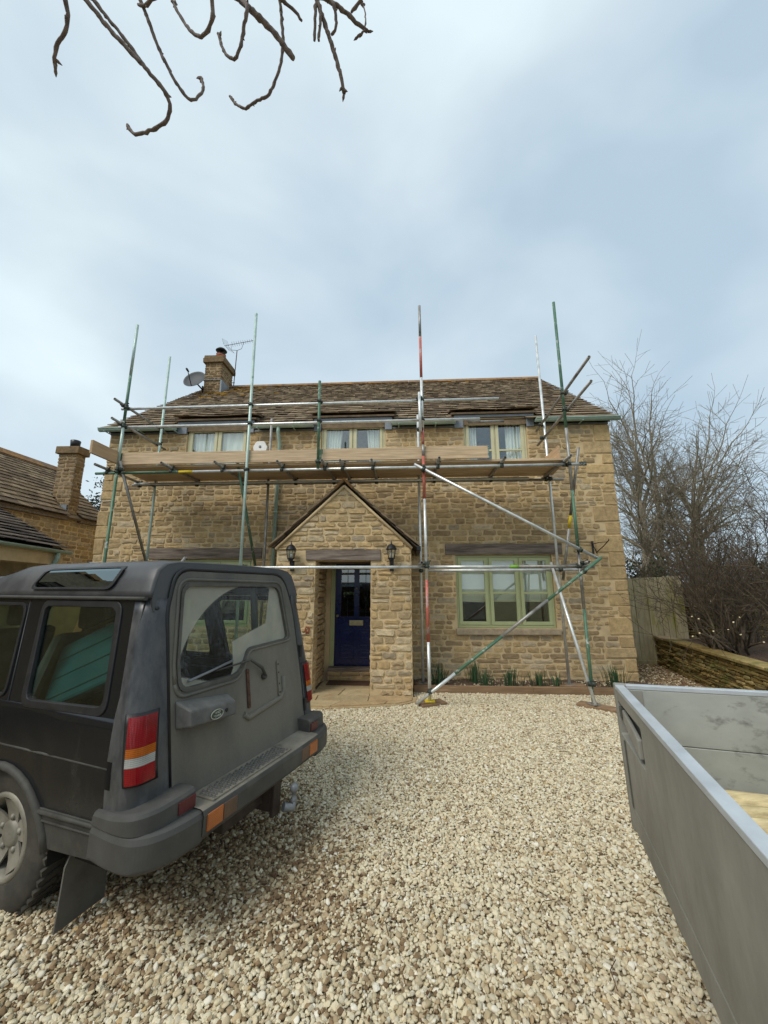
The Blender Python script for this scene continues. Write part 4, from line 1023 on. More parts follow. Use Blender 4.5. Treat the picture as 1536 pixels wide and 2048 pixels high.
for s in (0, 1):
    fn = side_fn(s)
    mb = MB(); us = [.26 + k * .04 for k in range(int((UF - .26) / .04) + 1)]
    zs_of = lambda u: [sillz(u) + (1.07 - sillz(u)) * t for t in (0, .12, .28, .45, .62, .8, .92, 1)]
    cols = []
    for u in us:
        cr = lambda z: .006 * math.exp(-((z - .83) / .02) ** 2)
        fl = .025 * max(0, 1 - abs(math.hypot(min(abs(u - UA1), abs(u - UA2)), 0) - 0) / .6)
        cols.append([fn(u, z, cr(z) + (.09 * -max(0, (u - 4.2)) if u > 4.2 else 0)) for z in zs_of(u)])
    n = 8; vsx = [p for c in cols for p in c]
    mb.add(vsx, [(i * n + j, (i + 1) * n + j, (i + 1) * n + j + 1, i * n + j + 1) for i in range(len(us) - 1) for j in range(n - 1)], smooth=True)
    body = mb.build('body_side', M_['paint'], car, solid=.012)
    mb = MB(); mb.plate([(.25, 1.068), (3.28, 1.068), (2.85, 1.66), (.34, 1.66)], [rpoly(QW, .06), rpoly(RW, .05), rpoly(FW, .05)], fn, .0, -.03)
    mb.build('window_surround', M_['paint'], car)
    for nm, w in (('quarter_window', QW), ('rear_door_window', RW), ('front_door_window', FW)):
        cx = sum(p[0] for p in w) / 4; cz = sum(p[1] for p in w) / 4
        gr = lambda k: [(p[0] + (k if p[0] > cx else -k), p[1] + (k if p[1] > cz else -k)) for p in w]
        mb = MB(); mb.plate(rpoly(gr(.028 if nm[0] == 'q' else .008), .075), [rpoly(gr(-.012), .05)], fn, .008, -.02); fr_ = mb.build(nm, M_['rubber'], car, bevel=.004)
        mb = MB(); mb.plate(rpoly(gr(-.008), .05), [], fn, -.012, -.016); mb.build('glass', M_['carglass'], fr_)
    # door gaps, crease and lower trim
    mb = MB()
    for pts in ([(1.36, 1.65), (1.235, 1.07), (1.22, .78)], [(2.095, 1.65), (2.095, .46)], [(3.27, 1.07), (3.24, .46)], [(1.62, .46), (3.2, .46)]): mb.path([fn(p[0], p[1], .001) for p in pts], .004, 5)
    mb.path([fn(.30, z, .002) for z in (1.66, 1.4, 1.07, .8, .64)], .0035, 5)
    mb.build('panel_gaps', M_['rubber'], car)
    mb = MB(); mb.path([fn(u, .845, .004) for u in (.29, .6, 1.0, 1.3)], .007, 6); mb.path([fn(u, .845, .004) for u in (1.3, 2.2, 3.2)], .007, 6); mb.build('side_crease', M_['trim'], car)
    mb = MB(); mb.box(0, 1, 0, 1, 0, 1); mb = MB()
    mb.plate([(.25, .60), (.25, .43), (.72, .40), (.745, .47), (.80, .585)], [], fn, .012, -.02); lt = mb.build('lower_trim', M_['trim'], car, bevel=.006)
    mb = MB(); mb.path([fn(u, z, .016) for u, z in ((.26, .585), (.78, .570))], .012, 6); mb.path([fn(u, z, .016) for u, z in ((.26, .545), (.76, .530))], .006, 6); mb.build('trim_rib', M_['trim'], lt)
    mb = MB(); mb.plate([(1.58, .46), (1.58, .36), (3.2, .36), (3.2, .46)], [], fn, .01, -.03); mb.build('sill', M_['trim'], car, bevel=.006)
    for c in (UA1, UA2):
        mb = MB(); mb.path([fn(c + AR * math.cos(R(a)) * 1.02, AZ + AR * math.sin(R(a)) * 1.02, .012) for a in range(10, 171, 10)], .022, 8); mb.build('arch_trim', M_['trim'], car)
        mb = MB()
        mb.grid(lambda a, b: (vs_(.6) + (.02 + .30 * b if s == 0 else 0) + (CW - 2 * vs_(.6) - .02 - .30 * b if s else 0), c + (AR + .01) * math.cos(R(180 * a)), AZ + (AR + .01) * math.sin(R(180 * a))), 16, 1); mb.build('wheel_arch_liner', M_['under'], car)
    # gutter rail
    mb = MB(); mb.path([fn(u, 1.672, .012) for u in (.285, .6, 1.5, 2.6)] + [fn(2.95, 1.655, .012)], .015, 6, flat=.8); mb.build('roof_gutter', M_['trim'], car)
# rear corner pillars
for s in (0, 1):
    mb = MB()
    def corner(a, b):
        z = .50 + 1.17 * b; r = .085; v0 = vs_(z); u0 = ur_(z)
        if a < .25: t = a / .25; us_ = max(.30, u0 + r + .03); v, u = v0, us_ - t * (us_ - (u0 + r))
        elif a < .75: t = (a - .25) / .5 * math.pi / 2; v, u = v0 + r - r * math.cos(t), u0 + r - r * math.sin(t)
        else: t = (a - .75) / .25; v, u = v0 + r + t * (.24 - v0 - r + .0), u0
        v -= .003; u -= .002
        return ((v if s == 0 else CW - v), u, z)
    mb.grid(corner, 20, 14); mb.build('rear_corner', M_['corner'], car, solid=.01)
# roof: lofted sections with the raised rear
mb = MB(); ns = 26
def roofz(u):
    if u < .40: return 1.905 - .014 * ((.40 - u) / .1)
    if u < 1.55: return 1.905
    if u < 2.05: t = (u - 1.55) / .5; return 1.905 - .085 * (t * t * (3 - 2 * t))
    return 1.82 - .06 * max(0, (u - 2.4) / .6) ** 2
def roofpt(u, t):
    """t 0..1 across"""
    zt = roofz(u); zb = 1.675; k = abs(2 * t - 1); side = -1 if t < .5 else 1
    hw = CW / 2 - .125
    q = 1 - k
    prof = [(0, 0), (.04, .18), (.10, .45), (.15, .72), (.22, .90), (.32, .97), (.6, .995), (1.0, 1.0)]
    for (a, b), (c, d) in zip(prof, prof[1:]):
        if q <= c: h = b + (d - b) * (q - a) / (c - a); break
    zz = zb + (zt - zb) * h
    inn = [(0, 0), (.04, .012), (.10, .03), (.15, .055), (.22, .11), (.32, .20), (.6, .5), (1, hw)]
    for (a, b), (c, d) in zip(inn, inn[1:]):
        if q <= c: iv = b + (d - b) * (q - a) / (c - a); break
    return (CW / 2 + side * (hw - iv), u, zz)
us = [-1, .325, .36, .45, .7, 1.0, 1.3, 1.55, 1.65, 1.75, 1.85, 1.95, 2.05, 2.3, 2.6, 2.9]
ts = [0, .02, .05, .075, .11, .16, .3, .4, .5, .6, .7, .84, .89, .925, .95, .98, 1]
pts = []
for u in us:
    for t in ts:
        p = roofpt(u, t)
        if u < 0: p = roofpt(.34, t); p = (CW / 2 + (p[0] - CW / 2) * .985, ur_(p[2]) + .004, 1.675 + (p[2] - 1.675) * .965)
        elif u < .33: p = (p[0], ur_(p[2]) + .03, p[2])
        elif u < .40: p = (p[0], max(u, ur_(p[2]) + .07), p[2])
        pts.append(p)
n = len(ts)
mb.add(pts, [(i * n + j, (i + 1) * n + j, (i + 1) * n + j + 1, i * n + j + 1) for i in range(len(us) - 1) for j in range(n - 1)], smooth=True)
croof = mb.build('roof', M_['paintroof'], car, solid=.012)
for s in (0, 1):      # roof lights in the raised side
    def alp(u, z, d):
        h_ = (z - 1.675) / .23; T_ = [(0, 0), (.18, .012), (.45, .03), (.72, .055), (.90, .11), (1, .2)]
        for (a_, b_), (c_, d_) in zip(T_, T_[1:]):
            if h_ <= c_: iv_ = b_ + (d_ - b_) * (h_ - a_) / (c_ - a_); break
        v = .125 + iv_ - d - .006
        return (v if s == 0 else CW - v, u, z)
    A = [(.60, 1.722), (1.40, 1.722), (1.33, 1.862), (.56, 1.866)]
    mb = MB(); mb.plate(rpoly(A, .05), [rpoly([(.625, 1.736), (1.372, 1.736), (1.315, 1.850), (.585, 1.854)], .04)], alp, .016, -.012); f_ = mb.build('roof_light', M_['rubber'], car, bevel=.003)
    mb = MB(); mb.plate(rpoly([(.622, 1.734), (1.376, 1.734), (1.318, 1.853), (.582, 1.857)], .04), [], alp, .010, .0); mb.build('glass', M_['alpine'], f_)
    mb = MB(); mb.path([side_fn(s)(u, 1.695, -.006) for u in (.42, 1.0, 1.6, 2.3)], .006, 6); mb.build('roof_seam', M_['trim'], car)
# rear header between roof and door
def rear_fn(v, z, d): return (v, ur_(z) - d, z)
DO = rpoly([(.235, .60), (1.505, .60), (1.50, 1.0), (1.455, 1.55), (1.36, 1.835), (.30, 1.835), (.232, 1.60)], [.03, .03, .1, .1, .14, .10, .05], 5)
WO = [(.285, 1.14), (.76, 1.14), (.835, 1.21), (.88, 1.30), (1.375, 1.315), (1.30, 1.76), (.32, 1.765), (.275, 1.30)]
WR = [.09, .09, .06, .10, .05, .08, .08, .03]
hdr = []
for t in ts:
    p = roofpt(.34, t); hdr.append((CW / 2 + (p[0] - CW / 2) * .985, 1.675 + (p[2] - 1.675) * .965))
hdr = [(.14, 1.60)] + hdr + [(CW - .14, 1.60)]
inn_ = [q for q in rpoly([(.222, .60), (1.52, .60), (1.512, 1.0), (1.468, 1.55), (1.372, 1.850), (.288, 1.850), (.220, 1.60)], [.03, .03, .1, .1, .14, .10, .05], 5) if q[1] > 1.56]
mb = MB(); mb.plate(hdr + inn_, [], rear_fn, -.003, -.05); mb.build('rear_header', M_['paintroof'], car, bevel=.004)
mb = MB(); mb.plate(DO, [rpoly(WO, WR, 5)], rear_fn, .012, -.03)
rdoor = mb.build('rear_door', M_['paintdust'], car, bevel=.008)
mb = MB(); mb.path([rear_fn(p[0], p[1], .004) for p in rpoly([(.225, .60), (1.515, .60), (1.51, 1.0), (1.465, 1.55), (1.37, 1.848), (.29, 1.848), (.222, 1.60)], [.03, .03, .1, .1, .14, .10, .05], 5)] + [rear_fn(.24, .60, .004)], .012, 6); mb.build('door_seal', M_['rubber'], rdoor)
mb = MB(); mb.plate(DO, [], rear_fn, -.05, -.06)
ins = [(p[0] + .03 * (1 if p[0] < .8 else -1), p[1] + .03 * (1 if p[1] < 1.4 else -1)) for p in WO]
mb = MB(); mb.plate(rpoly(WO, WR, 5), [[(.815 + (a - .815) * .962, 1.46 + (b - 1.46) * .93) for a, b in rpoly(WO, WR, 5)]], rear_fn, .020, -.02); mb.build('window_rubber', M_['dustrubber'], rdoor, bevel=.005)
# glass as a fine grid, each face knows whether the wiper cleaned it
mb = MB(); PVX, PVZ = .98, 1.02
rng_a = [(p[0], p[1]) for p in rpoly(WO, WR, 5)]
def inpoly(x, y, P_):
    c = False; j = len(P_) - 1
    for i in range(len(P_)):
        if (P_[i][1] > y) != (P_[j][1] > y) and x < (P_[j][0] - P_[i][0]) * (y - P_[i][1]) / (P_[j][1] - P_[i][1]) + P_[i][0]: c = not c
        j = i
    return c
st = .004; a = .26
nx = int(1.16 / st); nz = int(.66 / st)
idx = {}
def vid(i, k):
    if (i, k) not in idx:
        idx[(i, k)] = len(mb.v); mb.v.append(rear_fn(.27 + i * st, 1.12 + k * st, -.004))
    return idx[(i, k)]
for i in range(nx):
    for k in range(nz):
        x = .27 + (i + .5) * st; z = 1.12 + (k + .5) * st
        if not inpoly(x, z, rng_a): continue
        r = math.hypot(x - PVX, z - PVZ); an = math.degrees(math.atan2(z - PVZ, PVX - x))
        sm = lambda t: max(0.0, min(1.0, .5 + t / .010))
        q = min(sm(r - .30), sm(.735 - r), sm((an - 17) * r * .0175), sm((106 - an) * r * .0175), max(sm(.74 - x), sm(z - 1.37 - .25 * (x - .74)))) * .93
        mb.f.append((vid(i, k), vid(i + 1, k), vid(i + 1, k + 1), vid(i, k + 1))); mb.m.append(0); mb.t.append(q); mb.s.append(True)
mb.build('rear_window_glass', M_['rearglass'], rdoor)
# raised frame line that steps round the window, spare-wheel mounting, wiper, handle bar
mb = MB()
mb.path([rear_fn(.815 + (a - .815) * 1.035, 1.46 + (b - 1.46) * 1.06, .012) for a, b in rpoly(WO, WR, 5)] + [rear_fn(.815 + (rng_a[0][0] - .815) * 1.035, 1.46 + (rng_a[0][1] - 1.46) * 1.06, .012)], .011, 6); mb.build('window_moulding', M_['paintdust'], rdoor)
for v, nm in ((.85, M_['rust']), (1.19, M_['paintdust'])):
    mb = MB(); mb.plate(rrect(v - .012, v + .014, .925, 1.175, .008), [], rear_fn, .013, .024); st_ = mb.build('mounting_strip', nm, rdoor, bevel=.003)
    for zz in (.95, 1.01, 1.09, 1.15): MB().lathe([(.006, 0), (.006, .004), (0, .006)], 8, Matrix.Translation(rear_fn(v, zz, .024)) @ Matrix.Rotation(R(90), 4, 'X')).build('bolt', M_['rust'], st_)
mb = MB(); mb.path([rear_fn(v, z, .012) for v, z in ((.80, .90), (.84, .865), (1.20, .905), (1.25, .94), (1.255, 1.05))], .020, 8); mb.build('recess_lip', M_['paintdust'], rdoor)
wp = MB(); wp.lathe([(.022, 0), (.022, .02), (.012, .03), (0, .03)], 12, Matrix.Translation(rear_fn(1.02, 1.095, .012)) @ Matrix.Rotation(R(90), 4, 'X')); wp.path([rear_fn(1.02, 1.10, .035), rear_fn(.97, 1.165, .05), rear_fn(.86, 1.235, .045), rear_fn(.70, 1.225, .035), rear_fn(.56, 1.215, .022)], [.012, .012, .009, .006, .005], 6); wiper = wp.build('wiper_arm', M_['trim'], rdoor)
wp = MB(); wp.path([rear_fn(.355, 1.195, .012), rear_fn(.53, 1.22, .014), rear_fn(.72, 1.25, .012)], .008, 6); wp.path([rear_fn(.36, 1.196, .022), rear_fn(.53, 1.224, .026), rear_fn(.715, 1.25, .022)], .004, 6); wp.build('wiper_blade', M_['grey'], wiper)
mb = MB()
mb.add([rear_fn(*p) for p in [(.262, .965, .012), (.665, .935, .012), (.665, 1.062, .012), (.262, 1.112, .012), (.280, .985, .115), (.645, .950, .095), (.645, 1.030, .095), (.280, 1.068, .115)]], [(0, 1, 2, 3), (4, 7, 6, 5), (0, 4, 5, 1), (1, 5, 6, 2), (2, 6, 7, 3), (3, 7, 4, 0)])
hb = mb.build('handle_bar', M_['hbar'], rdoor, bevel=.010)
def hbp(v, z, d): return rear_fn(v, z, .115 - (v - .280) * .055 + d)
mb = MB(); mb.plate([(.47 + .052 * math.cos(R(a)), 1.0 + .026 * math.sin(R(a))) for a in range(0, 360, 18)], [], hbp, .0, .005, mi=0); bd_ = mb.build('badge', surf('badge_green', (0.045, 0.06, 0.045), .2, 30, .5), hb)
mb = MB(); mb.path([hbp(.47 + .050 * math.cos(R(a)), 1.0 + .024 * math.sin(R(a)), .006) for a in range(0, 361, 18)], .003, 5); mb.build('badge_rim', surf('badge_pale', (.36, .36, .30), .1, 20, .5), bd_)
def lettering(body, size, M, mat, parent, name='lettering'):
    cu = bpy.data.curves.new(name, 'FONT'); cu.body = body; cu.size = size; cu.align_x = 'CENTER'; cu.align_y = 'CENTER'; cu.extrude = .0006
    tmp = bpy.data.objects.new(name + '_tmp', cu); COL.objects.link(tmp); dg = bpy.context.evaluated_depsgraph_get()
    me = bpy.data.meshes.new_from_object(tmp.evaluated_get(dg)); bpy.data.objects.remove(tmp); bpy.data.curves.remove(cu)
    me.transform(M); me.materials.clear(); me.materials.append(mat)
    o = bpy.data.objects.new(name, me); COL.objects.link(o); adopt(o, parent); return o
for body, dz in (('LAND', .009), ('ROVER', -.009)):
    p = Vector(hbp(.47, 1.0 + dz, .0065)); lettering(body, .019, Matrix.Translation(p) @ Matrix.Rotation(R(-3), 4, 'Z') @ Matrix.Rotation(R(90), 4, 'X'), surf('badge_letter' + body, (.5, .5, .42), .1, 20, .5), bd_)
MB().lathe([(.011, 0), (.011, .005), (.006, .006), (0, .004)], 12, Matrix.Translation(hbp(.555, 1.0, 0)) @ Matrix.Rotation(R(90), 4, 'X')).build('lock', M_['rubber'], hb)
for zz in (1.20, .78):
    mb = MB(); mb.box(1.50, 1.53, ur_(zz) - .03, ur_(zz) + .0, zz - .05, zz + .05); mb.build('door_hinge', M_['rubber'], rdoor, bevel=.006)
MB().lathe([(.014, 0), (.010, .012), (0, .014)], 10, Matrix.Translation((.165, ur_(1.6) + .01, 1.615)) @ Matrix.Rotation(R(70), 4, 'X') ).build('rubber_stop', M_['rubber'], car)
# tail lamps wrap the corners
for s in (0, 1):
    def lamp_pt(a, z, d):
        r = .085; v0 = vs_(z) - d; u0 = ur_(z) - d; r2 = r + 0
        t = a * math.pi / 2; ca, sa = math.cos(t), math.sin(t)
        v = v0 + r - (r) * ca; u = u0 + r - (r) * sa
        if a > 1: v = v0 + r + (a - 1) * .12; u = u0
        if a < 0: v = v0; u = u0 + r - a * .12
        return (v if s == 0 else CW - v, u, z)
    z0, z1 = .79, 1.09
    secs = [(z0, .866, 'lred'), (.866, .908, 'lclr'), (.908, .950, 'lamb'), (.950, z1, 'lred')]
    mb = MB(); mb.grid(lambda a, b: lamp_pt(.20 + 1.28 * a, z0 - .012 + (z1 - z0 + .024) * b, .006), 16, 6); lamp = mb.build('tail_lamp', M_['rubber'], car, solid=.014)
    for c, d, mt in secs:
        mb = MB(); mb.grid(lambda a, b: lamp_pt(.26 + 1.15 * a + .06 * (c + (d - c) * b - z0) / .3, c + .0006 + (d - c - .0012) * b, .020), 12, 1, smooth=False); mb.build('lens', M_[mt], lamp)
# bumper: deep dusty step, wrapped ends with raised blocks, lamps in its face
bp = MB(); sec = [(-.070, .470), (-.085, .495), (-.087, .580), (-.078, .606), (-.060, .612), (.155, .618), (.155, .47)]
n = len(sec); vsx = []; vv = [.280 + (CW - .56) * k / 12 for k in range(13)]
for v in vv:
    bow = -.012 * (1 - ((v - CW / 2) / (CW / 2)) ** 2)
    for (u, z) in sec: vsx.append((v, u + bow if u < .1 else u, z))
mi_ = [0, 0, 0, 1, 1, 0, 0]
for j in range(n): bp.add(vsx, [(i * n + j, (i + 1) * n + j, (i + 1) * n + (j + 1) % n, i * n + (j + 1) % n) for i in range(len(vv) - 1)], mi=mi_[j]) if False else None
o0 = len(bp.v); bp.v.extend(vsx)
for i in range(len(vv) - 1):
    for j in range(n): bp.f.append((o0 + i * n + j, o0 + (i + 1) * n + j, o0 + (i + 1) * n + (j + 1) % n, o0 + i * n + (j + 1) % n)); bp.m.append(mi_[j]); bp.t.append(.5); bp.s.append(False)
bumper = bp.build('rear_bumper', [M_['bumper'], M_['bumpertop']], car, bevel=.006)
for s in (0, 1):
    bx_ = lambda v: v if s == 0 else CW - v
    def loft(plan, zs, inner):
        """sections along the plan; zs: list of (inset, z) from bottom to top, then the inner edge"""
        def dense(P_, m=4):
            o_ = []
            for i in range(len(P_) - 1):
                p0, p1, p2, p3 = [Vector(P_[min(len(P_) - 1, max(0, i + q))]) for q in (-1, 0, 1, 2)]
                for k in range(m): t = k / m; o_.append(tuple(.5 * ((2 * p1) + (p2 - p0) * t + (2 * p0 - 5 * p1 + 4 * p2 - p3) * t * t + (3 * p1 - p0 - 3 * p2 + p3) * t ** 3)))
            return o_ + [tuple(P_[-1])]
        plan = dense(plan); inner = dense(inner)
        vsx = []
        for (v, u), (iv, iu), k in zip(plan, inner, range(len(plan))):
            L = math.hypot(iv - v, iu - u)
            for ins_, z in zs:
                q = ins_ / L; zz = z(k) if callable(z) else z; vsx.append((bx_(v + (iv - v) * q), u + (iu - u) * q, zz))
            zt = zs[-1][1]; zt = zt(k) if callable(zt) else zt; zb = zs[0][1]
            vsx.append((bx_(iv), iu, zt)); vsx.append((bx_(iv), iu, zb))
        n = len(zs) + 2; mb = MB()
        mb.add(vsx, [(i * n + j, (i + 1) * n + j, (i + 1) * n + (j + 1) % n, i * n + (j + 1) % n) for i in range(len(plan) - 1) for j in range(n)] + [tuple(range(n)), tuple(range((len(plan) - 1) * n, len(plan) * n))])
        return mb
    plan = [(-.006, .335), (-.020, .20), (-.022, .10), (-.010, .035), (.030, -.020), (.095, -.058), (.19, -.080), (.292, -.087)]
    inn_ = [(.10, .335), (.10, .25), (.11, .20), (.12, .17), (.14, .155), (.17, .155), (.22, .155), (.292, .155)]
    be = loft(plan, [(.018, .448), (.0, .468), (.0, .575), (.010, .598), (.026, .606)], inn_).build('bumper_end', M_['bumper'], bumper, bevel=.008)
    plan2 = [(-.004, .335), (-.017, .20), (-.016, .10), (.000, .045), (.040, .008), (.10, -.012), (.18, -.018), (.295, -.020)]
    zt_ = [.662, .672, .684, .692, .696, .698, .702, .706]
    def zq(k): i = min(6, k // 4); t = k / 4 - i; return zt_[i] * (1 - t) + zt_[i + 1] * t
    blk = loft(plan2, [(.0, .600), (.004, lambda k: zq(k) - .020), (.014, lambda k: zq(k) - .005), (.030, lambda k: zq(k))], inn_).build('bumper_block', M_['bumper'], bumper, bevel=.007)
    mb = MB(); mb.add([(bx_(a), b, c) for a, b, c in ((.185, -.021, .618), (.285, -.0235, .618), (.285, -.022, .676), (.185, -.019, .672))], [(0, 1, 2, 3)]); mb.build('reflector', M_['ldull'], blk, solid=.006)
    for a, b, mt in ((.305, .415, 'lamb'), (.418, .520, 'lbrn')):
        mb = MB(); mb.box(min(bx_(a), bx_(b)), max(bx_(a), bx_(b)), -.099, -.06, .500, .582); mb.build('bumper_lamp', M_[mt], bumper, bevel=.004)
mb = MB(); mb.box(.36, CW - .62, -.072, .055, .612, .622); tread = mb.build('step_plate', M_['bumpertop'], bumper, bevel=.003)
mb = MB()
for i in range(27):
    for j in range(5):
        v = .38 + i * .0255; u = -.058 + j * .023 + (.011 if i % 2 else 0)
        mb.lathe([(.009, .621), (.0075, .629), (0, .6295)], 7, Matrix.Translation((v, u, 0)), close=False)
stuff(mb.build('tread_studs', M_['tread'], tread))
# tow hitch
mb = MB(); mb.box(.55, .92, .02, .12, .34, .465); mb.box(.90, .98, -.07, -.04, .27, .50); mb.box(.90, .925, -.04, .10, .30, .47); mb.box(.955, .98, -.04, .10, .30, .47); hitch = mb.build('tow_hitch', surf('hitch_steel', lin((58, 48, 42)), .35, 14, .8), car, bevel=.005)
mb = MB(); BX, BU = 1.0, -.16; mb.path([(BX - .06, BU + .04, .33), (BX - .01, BU, .31), (BX, BU, .35)], [.028, .026, .020], 10); mb.lathe([(.022, .33), (.022, .36), (.016, .365), (.016, .395), (.025, .402), (.029, .42), (.025, .438), (.014, .447), (0, .448)], 14, Matrix.Translation((BX, BU, 0))); mb.build('tow_ball', M_['grey'], hitch)
# underside, exhaust, axle
mb = MB(); mb.box(.30, CW - .30, .22, 4.2, .40, .50); mb.box(.12, CW - .12, .24, .72, .34, .60); mb.box(.34, CW - .34, .20, 4.0, .30, .42); mb.box(.42, .52, .2, 4.2, .32, .399); mb.box(CW - .52, CW - .42, .2, 4.2, .32, .399); mb.path([(.2, UA1, .34), (CW - .2, UA1, .34)], .05, 8); mb.path([(.2, UA2, .34), (CW - .2, UA2, .34)], .05, 8); mb.box(.08, CW - .08, 4.15, 4.40, .36, .9)
mb.build('underbody', M_['under'], car)
# wheels
def wheel(cx, cy, sgn):
    T = Matrix.Translation((cx, cy, .355)) @ Matrix.Rotation(R(-90 if sgn < 0 else 90), 4, 'Y')
    w = MB().lathe([(.215, -.10), (.235, -.115), (.30, -.122), (.362, -.114), (.384, -.088), (.388, 0), (.384, .088), (.362, .114), (.30, .122), (.235, .115), (.215, .10)], 40, T, close=False)
    tread_ = w
    tyre = w.build('wheel', M_['tyre'], car)
    mb = MB()
    for k in range(44):
        for sd in (-1, 1):
            a = R(360 * k / 44 + (4 if sd > 0 else 0))
            Mx = T @ Matrix.Rotation(a, 4, 'Z') @ Matrix.Translation((.385, 0, sd * .058)) @ Matrix.Rotation(R(18 * sd), 4, 'X')
            mb.box(-.008, .010, -.017, .017, -.05, .05, M=Mx)
    mb.build('tread_blocks', M_['tyre'], tyre)
    mb = MB(); mb.lathe([(.218, -.10), (.222, -.10), (.222, .105), (.205, .112), (.198, .10), (.190, .07), (.185, -.09)], 40, T, close=False)
    mb.lathe([(.0, .078), (.05, .080), (.062, .074), (.068, .060), (.09, .056)], 24, T, close=False)
    for k in range(5):
        a0 = 72 * k
        pts_ = []
        mb.add([T @ Vector((r_ * math.cos(R(a0 + da)), r_ * math.sin(R(a0 + da)), zz)) for r_, da, zz in ((.06, -42, .060), (.06, 42, .060), (.13, 25, .070), (.192, 20, .088), (.192, -20, .088), (.13, -25, .070))], [(0, 1, 2, 5), (5, 2, 3, 4)], smooth=False)
        mb.lathe([(.012, .05), (.012, .075), (0, .08)], 8, T @ Matrix.Rotation(R(a0 + 0), 4, 'Z') @ Matrix.Translation((.085, 0, 0)))
    mb.build('rim', M_['rim'], tyre, solid=.012)
    MB().lathe([(0, -.02), (.19, -.02), (.19, .0), (0, .0)], 24, T).build('brake_drum', M_['under'], tyre)
for cx, sg in ((.175, -1), (CW - .175, 1)):
    for cy in (UA1, UA2): wheel(cx, cy, sg)
for s in (0, 1):
    bx_ = lambda v: v if s == 0 else CW - v
    mb = MB(); mb.plate([(bx_(a), b) for a, b in ((.11, .45), (.30, .45), (.30, .06), (.055, .05), (.075, .32), (.10, .37))], [], lambda a, b, d: (a, .60 + d - .05 * (.45 - b), b), 0, .010); mb.build('mud_flap', M_['flap'], car)
# front of the car: bonnet, wings, windscreen, grille
mb = MB(); mb.grid(lambda a, b: (.10 + (CW - .20) * a, 3.22 + 1.2 * b, 1.09 - .05 * b - .25 * max(0, b - .93) - .02 * (2 * a - 1) ** 4), 12, 14); mb.build('bonnet', M_['paint'], car, solid=.012)
mb = MB(); mb.plate([(.20, 0), (CW - .20, 0), (CW - .26, 1), (.26, 1)], [], lambda a, b, d: (a, 3.26 - .42 * b + d, 1.10 + .66 * b), 0, .006); mb.build('windscreen', M_['carglass'], car)
mb = MB()
for s in (0, 1):
    fn = side_fn(s); mb.path([fn(3.30, 1.07, -.02), fn(2.84, 1.70, -.02)], .03, 6)
mb.build('windscreen_pillars', M_['paint'], car)
mb = MB(); mb.box(.10, CW - .10, 4.40, 4.45, .48, 1.02); mb.box(.02, CW - .02, 4.40, 4.56, .42, .62); fe = mb.build('front_end', M_['trim'], car, bevel=.02)
for s in (0, 1):
    v = .28 if s == 0 else CW - .28; mb = MB(); mb.box(v - .13, v + .13, 4.445, 4.47, .74, .92); mb.build('headlight', M_['lclr'], fe, bevel=.01)
# cabin
mb = MB(); mb.box(.10, CW - .10, .24, 3.1, .52, .60); mb.box(.14, .20, .30, 3.1, .60, 1.0); mb.box(CW - .20, CW - .14, .30, 3.1, .60, 1.0); mb.box(.2, CW - .2, 2.75, 3.1, .62, 1.12); mb.build('cabin_floor', M_['under'], car)
mb = MB(); mb.grid(lambda a, b: (.22 + (CW - .44) * a, .34 + 2.4 * b, 1.80 + (.05 if b < .5 else 0)), 4, 6); mb.build('headlining', M_['headlining'], car)
def seat(v, u, w, bench=False):
    mb = MB(); mb.box(v - w, v + w, u, u + .5, .78, .95); mb.add([(v - w, u - .02, .93), (v + w, u - .02, .93), (v + w, u + .12, .93), (v - w, u + .12, .93), (v - w * .9, u - .16, 1.42), (v + w * .9, u - .16, 1.42), (v + w * .9, u - .06, 1.42), (v - w * .9, u - .06, 1.42)], [(0, 1, 2, 3), (4, 5, 6, 7), (0, 1, 5, 4), (1, 2, 6, 5), (2, 3, 7, 6), (3, 0, 4, 7)]); st_ = mb.build('seat', M_['seat'], car, bevel=.04)
    for q in ((-.5, .5) if bench else (0,)): box('headrest', M_['seat'], st_, v + q * w - .13, v + q * w + .13, u - .19, u - .10, 1.44, 1.62, .03)
seat(CW / 2, 1.45, .62, True); seat(.50, 2.25, .25); seat(CW - .50, 2.25, .25)
mb = MB()
for v in (.36, CW - .36): mb.path([(v, .42, .6), (v, .50, 1.2), (v + (.1 if v < 1 else -.1), .48, 1.74)], .03, 6)
mb.path([(.52, 1.25, 1.78), (.44, .95, 1.15), (.40, .85, .9)], .022, 6, flat=.2); mb.build('seat_belts', M_['headlining'], car)
# things lying in the boot
def carpt(v, u, z): return Matrix.Translation((-1.22, 1.94, -0.03)) @ Matrix.Rotation(R(72), 4, 'Z') @ Vector((v, u, z))
tb = thing('tool_case', 'teal plastic tool case tilted inside the car behind the side window', 'tool case', carpt(.42, .84, 1.20), local=True, rot=(R(66), R(-22), R(72 - 90 + 4)))
# its own axes: x along the car towards the rear, y away from the window, z up
mb = MB(); mb.box(-.30, .30, -.20, .20, -.02, .16); mb.build('case_body', M_['tealdark'], tb, bevel=.02)
mb = MB(); mb.box(-.305, .305, -.205, .205, .162, .235); lid = mb.build('lid', M_['teal'], tb, bevel=.02)
for k in range(3):
    box('rib', M_['teal'], lid, -.27, .27, -.12 + .12 * k - .03, -.12 + .12 * k + .03, .236, .241, .004)
mb = MB(); mb.path([(-.12, .20, .18), (-.12, .26, .20), (.12, .26, .20), (.12, .20, .18)], .016, 8); mb.build('handle', M_['black'], tb)
box('catch', M_['white'], tb, -.20, -.16, -.212, -.2055, .15, .18, .003)
o = MB(); o.plate([(0, 0), (.16, .10), (.02, .19)], [], lambda a, b, d: carpt(.35 + d, 1.30 - a, 1.12 + b), 0, .03); tag(o.build('yellow_bag', M_['yplastic'], bevel=.008), 'bright yellow plastic corner showing through the rear door window', 'bag')
